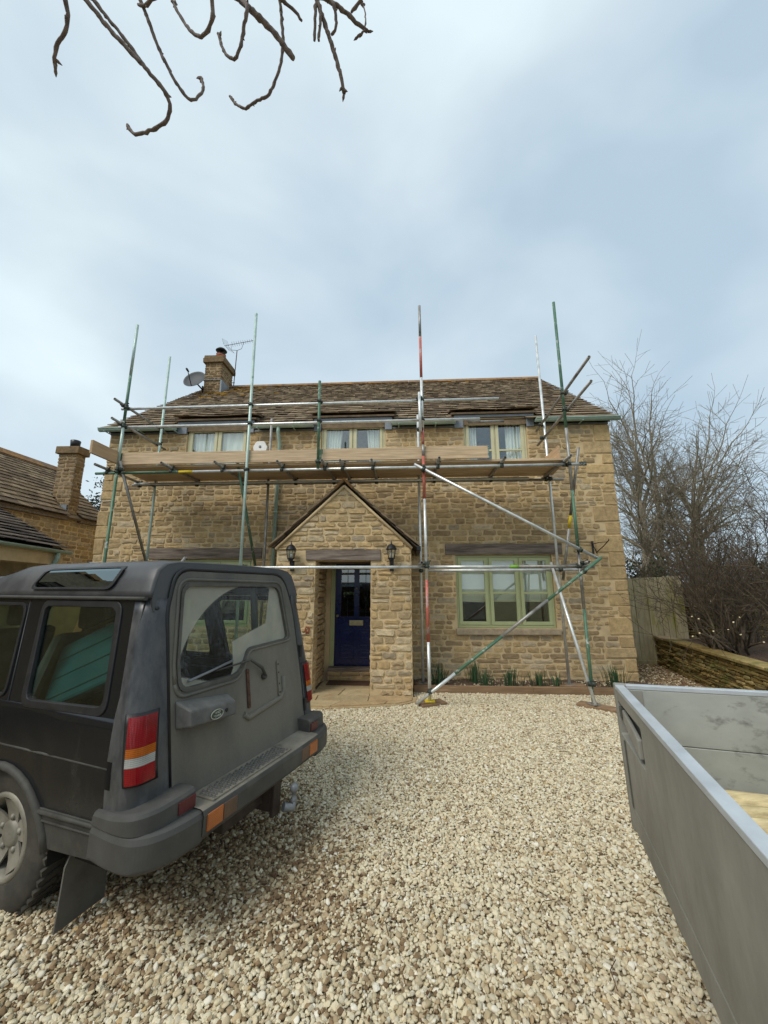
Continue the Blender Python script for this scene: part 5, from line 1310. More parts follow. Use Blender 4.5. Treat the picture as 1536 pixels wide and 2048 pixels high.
# ================================================================== drop side trailer (local axes: x across, y towards its far end)
M_['alu'] = dirty('dirty_aluminium', (0.27, 0.265, 0.235), .42, (0.17, 0.16, 0.125), .38, .85, 2.2, .55, 1.0, .6, .5, (1, 1, .5))
M_['alutop'] = surf('bright_aluminium', (0.52, 0.555, 0.58), 0.14, 5, 0.5, 0.35, 0.05, 60, spots=((0.42, 0.45, 0.47), 0.60, 0.8, 9))
M_['aluin'] = surf('scuffed_aluminium', (0.40, 0.41, 0.37), 0.16, 5, 0.66, 0.3, 0.12, 40, 0.003, spots=((0.22, 0.225, 0.20), 0.56, 0.70, 13), stretch=(.6, 1, 1))
M_['latch'] = surf('latch_steel', (0.14, 0.14, 0.13), 0.3, 9, 0.5, 0.6, 0.1, 60)
TRL, TRW, TZ = 3.05, 1.62, 1.20
tl = thing('trailer', 'aluminium drop sided trailer parked on the gravel', 'trailer', (1.14, 2.27, 0), local=True, rot=(0, R(-1.4), R(-17.2)))
def sidepanel(x0, x1, sgn, name):
    """ribbed dropside: outer skin, capping rail, latch pocket at its far end"""
    mb = MB(); out_ = x0 if sgn < 0 else x1
    fn = (lambda a, b, d: (x0 + d, a, b)) if sgn < 0 else (lambda a, b, d: (x1 - d, a, b))
    mb.plate([(-TRL + .05, .66), (-.045, .66), (-.045, TZ - .022), (-TRL + .05, TZ - .022)], [rrect(-.50, -.055, .965, 1.125, .012)], fn, 0, .034)
    p = mb.build(name, M_['alu'], tl, bevel=.003)
    mb = MB(); mb.box(x0 - .003, x1 + .003, -TRL + .05, -.046, TZ - .0215, TZ); mb.build('capping', M_['alutop'], p, bevel=.003)
    mb = MB(); mb.plate(rrect(-.502, -.053, .963, 1.127, .012), [], fn, .033, .030); pk = mb.build('latch_pocket', M_['latch'], p)
    mb = MB(); mb.add([fn(*q) for q in ((-.10, 1.095, .006), (-.10, 1.035, .006), (-.44, .985, -.006), (-.44, 1.065, -.006), (-.10, 1.095, .024), (-.10, 1.035, .024), (-.44, .985, .014), (-.44, 1.065, .014))], [(0, 1, 2, 3), (4, 5, 6, 7), (0, 1, 5, 4), (1, 2, 6, 5), (2, 3, 7, 6), (3, 0, 4, 7)]); mb.build('latch_handle', M_['alu'], pk, bevel=.006)
    mb = MB(); mb.add([fn(*q) for q in ((-.060, 1.10, .0), (-.085, 1.10, .0), (-.085, 1.05, .0), (-.060, 1.05, .0), (-.060, 1.10, .03), (-.085, 1.10, .03), (-.085, 1.05, .03), (-.060, 1.05, .03))], [(0, 1, 2, 3), (4, 5, 6, 7), (0, 1, 5, 4), (1, 2, 6, 5), (2, 3, 7, 6), (3, 0, 4, 7)]); mb.build('latch_pin', M_['latch'], pk, bevel=.003)
    mb = MB(); mb.box(*((x0 - .006, x0 - .0005) if sgn < 0 else (x1 + .0005, x1 + .006)), -.118, -.112, .66, .955); mb.build('panel_seam', M_['latch'], p)
    return p
sidepanel(0, .036, -1, 'near_side_panel'); sidepanel(TRW - .036, TRW, 1, 'off_side_panel')
for yy, nm in ((-.036, 'tail_board'), (-TRL, 'head_board')):
    for k, (c, d) in enumerate(((.66, .925), (.928, TZ - .022))):
        mb = MB(); mb.box(.050, TRW - .050, yy, yy + .034, c, d); o = mb.build(nm if k == 0 else nm, M_['aluin'], tl, bevel=.003)
    mb = MB(); mb.box(.050, TRW - .050, yy - .002, yy + .036, TZ - .0215, TZ); mb.build('capping', M_['alutop'], o, bevel=.003)
    for xx in (0, TRW - .048):
        mb = MB(); mb.box(xx - .004, xx + .052, yy - .006, yy + .040, .52, TZ + .002); mb.build('corner_post', M_['alu'], tl, bevel=.006)
mb = MB(); mb.box(.052, .12, -.042, -.0365, .70, TZ - .024); mb.build('hinge_plate', M_['alu'], tl, bevel=.002)
for k in range(7):
    w = (TRW - .09) / 7; box('floor_plank', M_['plank'], tl, .045 + w * k + .002, .045 + w * (k + 1) - .002, -TRL + .04, -.04, .665, .690, .003)
mb = MB()
mb.box(.0, .04, -TRL + .05, -.05, .545, .655); mb.box(TRW - .04, TRW, -TRL + .05, -.05, .545, .655); mb.box(.045, TRW - .045, -.05, .0, .545, .655); mb.box(.045, TRW - .045, -TRL, -TRL + .05, .545, .655)
for yy in (-.8, -1.5, -2.2): mb.box(.045, TRW - .045, yy, yy + .06, .56, .655)
mb.build('chassis', M_['alu'], tl, bevel=.004)
mb = MB(); mb.box(.03, .16, .002, .05, .50, .58); mb.build('rear_light', M_['lred'], tl, bevel=.006)
mb = MB(); mb.box(TRW - .16, TRW - .03, .002, .05, .50, .58); mb.build('rear_light', M_['lred'], tl, bevel=.006)
mb = MB(); mb.path([(.10, -.30, .54), (.11, -.32, .34)], .022, 8); mb.box(.07, .15, -.36, -.28, .325, .34); mb.build('prop_stand', M_['latch'], tl)
for xx in (.30, TRW - .30):
    for yy in (-1.35, -1.95):
        T = Matrix.Translation((xx, yy, .27)) @ Matrix.Rotation(R(90 if xx > 1 else -90), 4, 'Y')
        w_ = MB().lathe([(.15, -.07), (.17, -.085), (.24, -.085), (.268, -.06), (.27, 0), (.268, .06), (.24, .085), (.17, .085), (.15, .07)], 28, T, close=False).build('wheel', M_['tyre'], tl)
        MB().lathe([(0, .05), (.05, .052), (.08, .03), (.14, .035), (.155, .07), (.155, -.06)], 24, T, close=False).build('hub', M_['rim'], w_)
mb = MB(); mb.path([(.30, -1.35, .27), (TRW - .30, -1.35, .27)], .03, 8); mb.path([(.30, -1.95, .27), (TRW - .30, -1.95, .27)], .03, 8); mb.path([(.35, -TRL + .1, .52), (TRW / 2, -TRL - 1.2, .48)], .04, 6); mb.path([(TRW - .35, -TRL + .1, .52), (TRW / 2, -TRL - 1.2, .48)], .04, 6); mb.build('axles_and_drawbar', M_['latch'], tl)
# timber posts lying in the trailer
M_['post'] = surf('fresh_post', lin((176, 156, 116)), .35, 7, .9, 0, .4, 30, .004, stretch=(.5, 4, 4), c2=lin((204, 188, 146)), spots=(lin((128, 128, 66)), .55, .75, 3))
TM = Matrix.Translation((1.14, 2.27, 0)) @ Matrix.Rotation(R(-17.2), 4, 'Z') @ Matrix.Rotation(R(-1.4), 4, 'Y')
for k, (yy, r_, lab) in enumerate(((-.13, .050, 'peeled half round timber post against the trailer tail board'), (-.235, .047, 'peeled timber post lying second from the trailer tail board'), (-.335, .045, 'peeled timber post lying third from the trailer tail board'))):
    mb = MB(); n = 9; mb.path([TM @ Vector((.07 + 1.42 * i / (n - 1), yy + rnd.uniform(-.004, .004), .693 + r_ + rnd.uniform(-.001, .003))) for i in range(n)], [r_ * rnd.uniform(.94, 1.0) for i in range(n)], 12)
    tag(mb.build('timber_post', M_['post']), lab, 'post', 'posts lying in the trailer')
# ================================================================== neighbouring buildings on the left
nb = thing('neighbour_house', 'stone outbuilding with slate roof and stone chimney left of the house', 'building', (-10, 7, 0))
NX0, NX1, NY0, NY1, NE, NRX, NRZ = -11.95, -8.45, -7.0, 10.15, 3.45, -10.2, 5.10  # near end extended out of view, to darken the car side window's reflection
mb = MB(); mb.box(NX0, NX1, NY0, NY1, -.2, NE); mb.plate([(NX0, NE), (NX1, NE), (NRX, NRZ - .08)], [], lambda a, b, d: (a, d, b), NY1 - .3, NY1); mb.plate([(NX0, NE), (NX1, NE), (NRX, NRZ - .08)], [], lambda a, b, d: (a, d, b), NY0, NY0 + .3); nwall = mb.build('wall', M_['mortar'], nb)
ns_ = rubble(onside(NX1, 1), 4.5, NY1, 1.6, NE - .03, hmin=.09, hmax=.14, wmin=.18, wmax=.4, tints=[0, .1, .3, .5, .85, .88, .92])
ns_.sort(key=lambda q: -q[3] * (1 + q[1] / 20))
for q in ns_[:220]: q[0].build('stone', M_['stone'], nwall, fixn=False)
mb = MB()
for q in ns_[220:]: mb.add(q[0].v, q[0].f, q[0].t[0])
stuff(mb.build('small_stones', M_['stone'], nwall, fixn=False))
NL = math.hypot(NX1 + .15 - NRX, NRZ - NE); 
def npl(y, s, d):
    t = s / NL; run = (NX1 + .15 - NRX); rise = NRZ - NE + .02
    return (NX1 + .15 - run * t + d * rise / NL, y, NE - .02 + rise * t + d * run / NL)
mb = MB(); mb.plate([(NY0, 0), (NY1 + .08, 0), (NY1 + .08, NL), (NY0, NL)], [], lambda a, b, d: npl(a, b, d), -.06, -.005)
mb.plate([(NY0, 0), (NY1 + .08, 0), (NY1 + .08, 1), (NY0, 1)], [], lambda a, b, d: (NRX + (NX0 - .2 - NRX) * (1 - b), a, NE - .1 + (NRZ - NE + .08) * b + d), -.02, .03); nroof = mb.build('roof', M_['slate'], nb)
def lay(pl, y0, y1, L, ex0, ex1, w0, w1, lim=None, skip=None):
    out_ = []; s = 0.0
    while s < L - .03:
        t = s / L; ex = ex0 + (ex1 - ex0) * t; y = y0
        while y < y1 - .02:
            w = (w0 + (w1 - w0) * t) * rnd.uniform(.6, 1.35)
            if y + w > y1 - .08: w = y1 - y
            if not (skip and skip(y + w / 2, s)): out_.append((slate_at(y + w / 2, w - .008, s, min(ex * 1.9, L - s + .02), .014, ex * .27, pl, rnd.random()), w * ex * (1 + (y - y0) * 0)))
            y += w
        s += ex
    return out_
nsl = lay(npl, 4.0, NY1 + .1, NL, .19, .11, .34, .2, skip=lambda y, s: 8.93 < y < 9.30 and s < .66)
nsl.sort(key=lambda q: -q[1])
for q in nsl[:140]: q[0].build('slate', M_['slate'], nroof, fixn=False)
mb = MB()
for q in nsl[140:]: mb.add(q[0].v, q[0].f, q[0].t[0])
stuff(mb.build('upper_slates', M_['slate'], nroof, fixn=False))
y = NY0
while y < NY1:
    mb = MB(); mb.plate([(-.18, -.12), (0, .05), (.18, -.12), (.15, -.15), (0, .0), (-.15, -.15)], [], lambda p, q, d, y=y: (NRX + p, y + d, NRZ + q + .05), .004, .446, tint=rnd.random()); mb.build('ridge_tile', M_['ridge'], nroof); y += .45
cx0, cx1, cy0, cy1 = -8.92, -8.40, 8.96, 9.26
mb = MB(); mb.box(cx0 + .02, cx1 - .02, cy0 + .02, cy1 - .02, 3.40, 5.22); nch = mb.build('chimney', M_['oldmortar'], nb)
for q in rubble(onfront(cy0 + .02), cx0, cx1, 3.41, 5.1, hmin=.08, hmax=.12, wmin=.14, wmax=.3, gap=.01, tints=[0, .2, .3, .88, .88]) + rubble(onside(cx1 - .02, 1), cy0, cy1, 3.41, 5.1, hmin=.08, hmax=.12, wmin=.14, wmax=.3, gap=.01, tints=[0, .1, .2, .88, .9]): q[0].build('stone', M_['oldstone'], nch, fixn=False)
mb = MB(); mb.box(cx0 - .05, cx1 + .05, cy0 - .05, cy1 + .05, 5.10, 5.30, .2, j=.01); mb.build('chimney_cap', M_['oldstone'], nch, bevel=.015)
MB().lathe([(.10, 5.30), (.115, 5.50), (.10, 5.51)], 18, Matrix.Translation(((cx0 + cx1) / 2 + .02, (cy0 + cy1) / 2, 0))).build('chimney_cowl', M_['black'], nch)
mb = MB(); mb.box(cx0 - .10, cx0 + .015, cy0 - .04, cy1 + .04, 3.55, 4.05); mb.box(cx0 - .05, cx1 - .05, cy0 - .02, cy0 + .015, 3.45, 3.75); mb.build('lead_flashing', M_['lead'], nch)
mb = MB(); mb.box(NX1 + .02, NX1 + .12, 4.0, 8.92, NE - .10, NE - .03); mb.box(NX1 + .02, NX1 + .12, 9.30, NY1 + .05, NE - .10, NE - .03); mb.build('eaves_board', M_['oak'], nb)
MB().path([(NX1 + .06, NY1 - .10, NE - .08), (NX1 + .06, NY1 - .10, .0)], .035, 10).build('downpipe', M_['gutter'], nb)
# lean-to car port in front of it
gp = thing('car_port', 'open car port with dark lichen spotted slate roof and green gutter', 'car port', (-7, 5, 0))
E1, E0 = Vector((-6.62, 7.15, 2.42)), Vector((-5.10, 1.25, 2.42)); ED = (E1 - E0).normalized(); EL = (E1 - E0).length  # eave lengthened towards the camera, unseen, for the same dark window reflection
GT = 3.42
def gpl(a, s, d):
    """a along the eave from E0, s up the slope"""
    p = E0 + ED * a; run = p.x - (NX1 - .05); L = math.hypot(run, GT - 2.42); t = s / 2.35
    return (p.x - run * t + d * .45, p.y, 2.42 + (GT - 2.42) * t + d * .88)
mb = MB(); mb.plate([(-.0, 0), (EL, 0), (EL, 2.3), (0, 2.3)], [], lambda a, b, d: gpl(a, b, d), -.05, -.005); groof = mb.build('roof', M_['gslate'], gp)
gs = lay(gpl, -.0, EL + .05, 2.35, .20, .16, .34, .28)
gs.sort(key=lambda q: -q[1])
for q in gs[:200]: q[0].build('slate', M_['gslate'], groof, fixn=False)
mb = MB()
for q in gs[200:]: mb.add(q[0].v, q[0].f, q[0].t[0])
stuff(mb.build('upper_slates', M_['gslate'], groof, fixn=False))
gd = Vector((ED.y, -ED.x, 0))
mb = MB(); r_ = .055
def gpt(a, off, z): p = E0 + ED * a + gd * off; return (p.x, p.y, z)
mb.grid(lambda s, t: gpt(EL * s + .06 * s, .05 - r_ * math.cos(math.pi * t), 2.40 - r_ * math.sin(math.pi * t)), 1, 10); gg = mb.build('gutter', M_['gutter'], gp, solid=.008)
mb = MB(); mb.path([gpt(EL - .32, .05, 2.35), gpt(EL - .32, .05, 2.22), gpt(EL - .30, -.06, 2.0), gpt(EL - .30, -.06, 0)], .042, 10); mb.build('downpipe', M_['gutter'], gp)
mb = MB(); mb.add([gpt(a, o_, z) for z in (2.13, 2.36) for a, o_ in ((0, -.02), (EL - .02, -.02), (EL - .02, -.22), (0, -.22))], [(0, 1, 2, 3), (4, 5, 6, 7), (0, 1, 5, 4), (1, 2, 6, 5), (2, 3, 7, 6), (3, 0, 4, 7)]); mb.build('beam', M_['mortar'], gp)
mb = MB(); mb.add([gpt(a, o_, z) for z in (-.1, 2.128) for a, o_ in ((EL - .42, -.02), (EL - .02, -.02), (EL - .02, -.35), (EL - .42, -.35))], [(0, 1, 2, 3), (4, 5, 6, 7), (0, 1, 5, 4), (1, 2, 6, 5), (2, 3, 7, 6), (3, 0, 4, 7)]); mb.build('pier', M_['mortar'], gp)
mb = MB(); mb.box(-8.44, -6.7, 6.95, 7.10, -.1, 2.5); mb.build('end_wall', M_['mortar'], gp)

# ================================================================== right: fence, walls, path
fn_ = thing('board_fence', 'weathered vertical board fence beside the house corner', 'fence', (5.6, 9.5, 0))
x = 5.02; k = 0
while x < 6.28:
    w = rnd.uniform(.125, .15); mb = MB(); dz = rnd.uniform(-.012, .012)
    mb.box(x, x + w - .008, 9.44 + (.014 if k % 2 else 0), 9.462 + (.014 if k % 2 else 0), .06, 1.92 + dz + .05 * (x - 5.1), tint=rnd.random(), j=.002); mb.build('board', M_['fence'], fn_, bevel=.003); x += w; k += 1
box('gravel_board', M_['fence'], fn_, 5.0, 6.28, 9.425, 9.46, -.02, .10, .004, tint=.0)
for zz in (.45, 1.5): box('rail', M_['fence'], fn_, 5.0, 6.28, 9.48, 9.54, zz, zz + .08, .004, tint=.2)
box('post', M_['fence'], fn_, 6.29, 6.38, 9.44, 9.53, -.1, 1.95, .005, tint=.3)
# retaining wall with coping
rw = thing('garden_wall', 'low dry stone retaining wall with flat coping beside the trailer', 'wall', (5.2, 7.5, 0))
A_, B_ = Vector((5.60, 9.40, 0)), Vector((4.35, 3.4, 0)); WD = (B_ - A_).normalized(); WN = Vector((WD.y, -WD.x, 0)); WLn = (B_ - A_).length
if WN.x > 0: WN = -WN
def rwf(a, b, d): p = A_ + WD * a + WN * d; return (p.x, p.y, b)
mb = MB(); mb.plate([(0, -.1), (WLn, -.1), (WLn, .60), (0, .60)], [], rwf, -.03, -.30); rcore = mb.build('core', M_['joint'], rw)
rs = rubble(rwf, .0, WLn, -.02, .60, hmin=.032, hmax=.062, wmin=.10, wmax=.32, gap=.008, proud=(-.022, .022))
rs.sort(key=lambda q: q[1] if q[1] > 0 else 99)
vis = [q for q in rs if q[1] < 4.2]; rest = [q for q in rs if q[1] >= 4.2]
vis.sort(key=lambda q: -q[3])
for q in vis[:300]: q[0].build('stone', M_['darkstone'], rw, fixn=False)
mb = MB()
for q in vis[300:] + rest: mb.add(q[0].v, q[0].f, q[0].t[0])
stuff(mb.build('small_stones', M_['darkstone'], rw, fixn=False))
a = 0.0
while a < WLn - .05:
    L = rnd.uniform(.42, .62)
    mb = MB(); j = .006
    ps = [rwf(aa + rnd.uniform(-j, j), z_ + rnd.uniform(-j, j) * .5, dd + rnd.uniform(-j, j)) for z_ in (.605, .652) for aa, dd in ((a + .004, .04), (min(a + L, WLn) - .004, .04), (min(a + L, WLn) - .004, -.26), (a + .004, -.26))]
    mb.add(ps, [(0, 1, 2, 3), (4, 5, 6, 7), (0, 1, 5, 4), (1, 2, 6, 5), (2, 3, 7, 6), (3, 0, 4, 7)], rnd.uniform(.6, 1)); mb.build('coping_stone', tinted('coping', [(0, lin((138, 116, 92))), (1, lin((172, 150, 122)))], .92, .3, 8, .5, 40, .01) if a == 0 else rw.children[-1].data.materials[0], rw, bevel=.008); a += L
sb2 = MB(); sb2.plate([(5.85, 9.42), (4.6, 3.4), (12, 3.4), (12, 9.7), (6.3, 9.7)], [], lambda a, b, d: (a, b, d), -.02, .58); structure(sb2.build('raised_bed', M_['soil']))
bw_ = thing('boundary_wall', 'taller mossy dry stone wall behind the bare shrubs', 'wall', (8, 9.7, 0))
mb = MB(); mb.box(6.39, 13.5, 9.70, 10.0, 0, 1.62); bcore = mb.build('core', M_['joint'], bw_)
bs_ = rubble(onfront(9.70), 6.39, 13.5, .5, 1.62, hmin=.035, hmax=.075, wmin=.10, wmax=.32, gap=.010, proud=(.0, .03))
vis = [q for q in bs_ if q[1] < 8.0]; rest = [q for q in bs_ if q[1] >= 8.0]; vis.sort(key=lambda q: -q[3])
for q in vis[:200]: q[0].build('stone', M_['darkstone'], bw_, fixn=False)
mb = MB()
for q in vis[200:] + rest: mb.add(q[0].v, q[0].f, q[0].t[0])
stuff(mb.build('small_stones', M_['darkstone'], bw_, fixn=False))
x = 6.39
while x < 13.4:
    L = rnd.uniform(.3, .55); mb = MB(); mb.box(x, x + L - .01, 9.64, 10.04, 1.622, 1.70 + rnd.uniform(0, .05), rnd.random(), j=.012); mb.build('coping_stone', M_['darkstone'], bw_, bevel=.01); x += L

# ================================================================== bare trees and shrubs
def rv(s): return Vector((rnd.gauss(0, s), rnd.gauss(0, s), rnd.gauss(0, s)))
def grow(mb, p, d, L, r, lvl, P_, tips=None):
    """one limb and what branches from it"""
    n = max(2, int(L / P_['seg'])); pts = [Vector(p)]; d = Vector(d).normalized(); rad = [r]
    for i in range(n):
        d = (d + rv(P_['wob']) + Vector((0, 0, P_['up'])) * (1 if lvl > 0 else .3)).normalized()
        pts.append(pts[-1] + d * (L / n)); rad.append(max(P_['rmin'], r * (1 - (1 - P_['taper']) * (i + 1) / n)))
    mb.path(pts, rad, 7 if r > .05 else (5 if r > .018 else 3), caps=False, smooth=True, tint=rnd.random())
    if lvl >= P_['lv']:
        if tips is not None: tips.append(pts[-1])
        return
    nb_ = P_['nb'][lvl]
    for k in range(nb_):
        t = P_['t0'][lvl] + (1 - P_['t0'][lvl]) * (k + rnd.random()) / nb_; i = min(n - 1, int(t * n)); q = pts[i].lerp(pts[i + 1], t * n - i)
        ax = (pts[i + 1] - pts[i]).normalized(); sd = ax.cross(rv(1)).normalized(); an = R(rnd.uniform(*P_['ang']))
        nd_ = ax * math.cos(an) + sd * math.sin(an)
        grow(mb, q, nd_, L * rnd.uniform(*P_['ratio']) * (1.15 - .4 * t), max(P_['rmin'], rad[i] * rnd.uniform(.45, .65)), lvl + 1, P_, tips)
    # leader continues
    grow(mb, pts[-1], d + rv(.15), L * rnd.uniform(.5, .7), rad[-1], lvl + 1, P_, tips)
TP = dict(seg=.40, wob=.10, up=.018, taper=.45, rmin=.006, lv=4, nb=[4, 4, 5, 4], t0=[.35, .25, .2, .15], ang=(28, 62), ratio=(.45, .66))
def leaves(mb, cpts, n, size, spread, flat=.6):
    for c in cpts:
        for k in range(n):
            p = Vector(c) + Vector((rnd.gauss(0, spread), rnd.gauss(0, spread), rnd.gauss(0, spread))); s = size * rnd.uniform(.6, 1.3)
            u = rv(1).normalized() * s; w = u.cross(rv(1)).normalized() * s * flat
            mb.add([p - u, p + w, p + u, p - w], [(0, 1, 2, 3)], rnd.random())
def bare_tree(label, base, trunks, ivy, crown_r=None, **kw):
    t = thing('bare_tree', label, 'tree', base, 'bare trees beyond the fence')
    P_ = dict(TP); P_.update(kw)
    tm = MB(); cm = MB(); iv = []
    for (dx, dy, dirv, L, r) in trunks:
        p = Vector(base) + Vector((dx, dy, -.2)); n = 6; pts = [p]; d = Vector(dirv).normalized(); rad = [r]
        for i in range(n):
            d = (d + rv(.05) + Vector((0, 0, .04))).normalized(); pts.append(pts[-1] + d * L / n); rad.append(r * (1 - .62 * (i + 1) / n))
        tm.path(pts, rad, 9, tint=.5)
        for i in range(2, n + 1):
            for k in range(kw.get('side', 2)):
                sd = d.cross(rv(1)).normalized(); an = R(rnd.uniform(25, 60))
                if i >= 3: grow(cm, pts[i], d * math.cos(an) + sd * math.sin(an), L * rnd.uniform(.28, .45), rad[i] * .5, 1, P_)
        for k in range(3):
            sd = d.cross(rv(1)).normalized(); grow(cm, pts[-1] - d * .05, d + sd * rnd.uniform(.15, .55) * (k > 0), L * rnd.uniform(.45, .6), rad[-1] * (1.0 if k == 0 else .75), 1, P_)
        for i in range(int(ivy * n)):
            for k in range(34):
                q = pts[i].lerp(pts[i + 1], rnd.random()); iv.append(q + rv(1).normalized() * (rad[i] * 1.1))
    tm.build('trunk', M_['bark2'], t); cm.build('crown', M_['bark2'], t)
    if iv:
        lm = MB(); leaves(lm, iv, 10, .075, .13); stuff(lm.build('ivy', M_['ivy'], t, fixn=False))
bare_tree('slim bare tree nearest the house corner, ivy on its trunk', (9.35, 16.2, 0), [(0, 0, (-.03, 0, 1), 5.2, .22)], .6, rmin=.006)
bare_tree('forked bare tree with two ivy clad stems behind the fence', (10.25, 16.6, 0), [(-.1, 0, (-.06, 0, 1), 5.6, .21), (.35, .1, (.03, .05, 1), 5.6, .19)], .65, rmin=.006)
bare_tree('wide spreading bare tree beyond the fence, the rightmost and broadest', (11.6, 16.4, 0), [(0, 0, (.02, 0, 1), 4.6, .24), (.2, .3, (.20, .1, 1), 4.8, .18)], .4, rmin=.006, ratio=(.48, .70), ang=(25, 60), side=3)
# thicket behind the fence
def shrub(name, label, base, n, L, r, P_, cuts=0, spread=.6, mat='shrubbark', group=None, lean=(0, 0, 0)):
    t = thing(name, label, 'shrub', base, group)
    mb = MB(); tips = []
    cutp = []
    for k in range(n):
        a = rnd.uniform(0, 6.28); e = rnd.uniform(.1, spread)
        d = Vector((math.cos(a) * e, math.sin(a) * e, 1)) + Vector(lean); p = Vector(base) + Vector((rnd.gauss(0, .14), rnd.gauss(0, .14), -.03))
        if k < cuts:
            Lc = L * rnd.uniform(.35, .8); d = Vector((-abs(d.x) * 1.2 - .25, d.y - .35, .55 + rnd.uniform(0, .5))); n_ = 4; pts = [p]; dd = d.normalized()
            for i in range(n_): dd = (dd + rv(.08)).normalized(); pts.append(pts[-1] + dd * Lc / n_)
            mb.path(pts, [r * .9, r * .8, r * .7, r * .62, r * .55], 6); cutp.append((pts[-1], dd, r * .56))
        else:
            grow(mb, p, d, L * rnd.uniform(.7, 1.15), r * rnd.uniform(.6, 1.1), 1, P_, tips)
    mb.build('stems', M_[mat], t)
    if cutp:
        cb = MB()
        for p, d, rr in cutp: cb.path([p - d * .002, p + d * .006], rr * 1.02, 8)
        cb.build('cut_ends', M_['cut'], t)
    return t
SP = dict(seg=.16, wob=.16, up=.06, taper=.45, rmin=.0035, lv=4, nb=[3, 3, 3, 3], t0=[.3, .25, .2, .2], ang=(20, 60), ratio=(.4, .62))
shrub('bare_shrub', 'pruned bare shrub with pale cut ends above the low wall', (5.75, 7.5, .58), 36, 1.5, .024, SP, 10, .9, group='bare shrubs in the raised bed', lean=(.0, -.05, 0))
shrub('bare_shrub', 'dense bare shrub at the right edge above the low wall', (6.35, 6.35, .58), 38, 1.6, .022, SP, 6, .8, group='bare shrubs in the raised bed', lean=(.05, 0, 0))
shrub('bare_shrub', 'bare shrub growing against the boundary wall', (7.2, 8.9, .58), 34, 1.6, .022, SP, 3, .8, group='bare shrubs in the raised bed')
HP = dict(seg=.25, wob=.15, up=.05, taper=.5, rmin=.006, lv=4, nb=[3, 4, 4, 3], t0=[.2, .2, .2, .2], ang=(20, 60), ratio=(.42, .65))
for k, (x, y, lab) in enumerate(((8.0, 12.6, 'tangled bare thicket above the board fence'), (9.9, 12.9, 'tangled bare thicket above the boundary wall'), (12.0, 12.5, 'tangled bare thicket right of the spreading tree'), (14.6, 12.4, 'tangled bare thicket at the far right behind the shrubs'))):
    shrub('hedge_thicket', lab, (x, y, 0), 24, 1.6, .03, HP, 0, .7, 'shrubbark', 'thickets beyond the fence')
ev = MB(); pts = [(6.6 + 9 * rnd.random(), 13.2 + rnd.random(), .2 + 2.3 * rnd.random() ** .8) for k in range(520)]; leaves(ev, pts, 16, .06, .16)
stuff(tag(ev.build('hedge_undergrowth', M_['ivy'], fixn=False), 'dark evergreen undergrowth below the bare thickets', 'undergrowth'))
# evergreen behind the left of the house
cf = thing('evergreen_tree', 'dark evergreen tree peeping out behind the left house corner', 'tree', (-11.0, 15.5, 0))
mb = MB(); mb.path([(-11.0, 15.5, -.1), (-11.1, 15.5, 4), (-11.0, 15.5, 9)], [.22, .15, .02], 8); 
sprays = []
for k in range(70):
    z = 2.0 + 6.6 * k / 70; a = k * 2.4; L = 2.4 * (1 - (k / 70) ** 1.6) + .25
    p0 = Vector((-11.05, 15.5, z)); d = Vector((math.cos(a), math.sin(a), .05)); p1 = p0 + d * L + Vector((0, 0, -.15)); mb.path([p0, p0.lerp(p1, .5) + Vector((0, 0, .08)), p1], [.03, .02, .008], 4, caps=False)
    for t in (.3, .45, .6, .75, .88, 1.0): sprays.append(p0.lerp(p1, t) + Vector((0, 0, .05 - .1 * t)))
mb.build('trunk', M_['bark2'], cf); lm = MB(); leaves(lm, sprays, 80, .065, .17, .4); stuff(lm.build('crown', M_['fir'], cf, fixn=False))
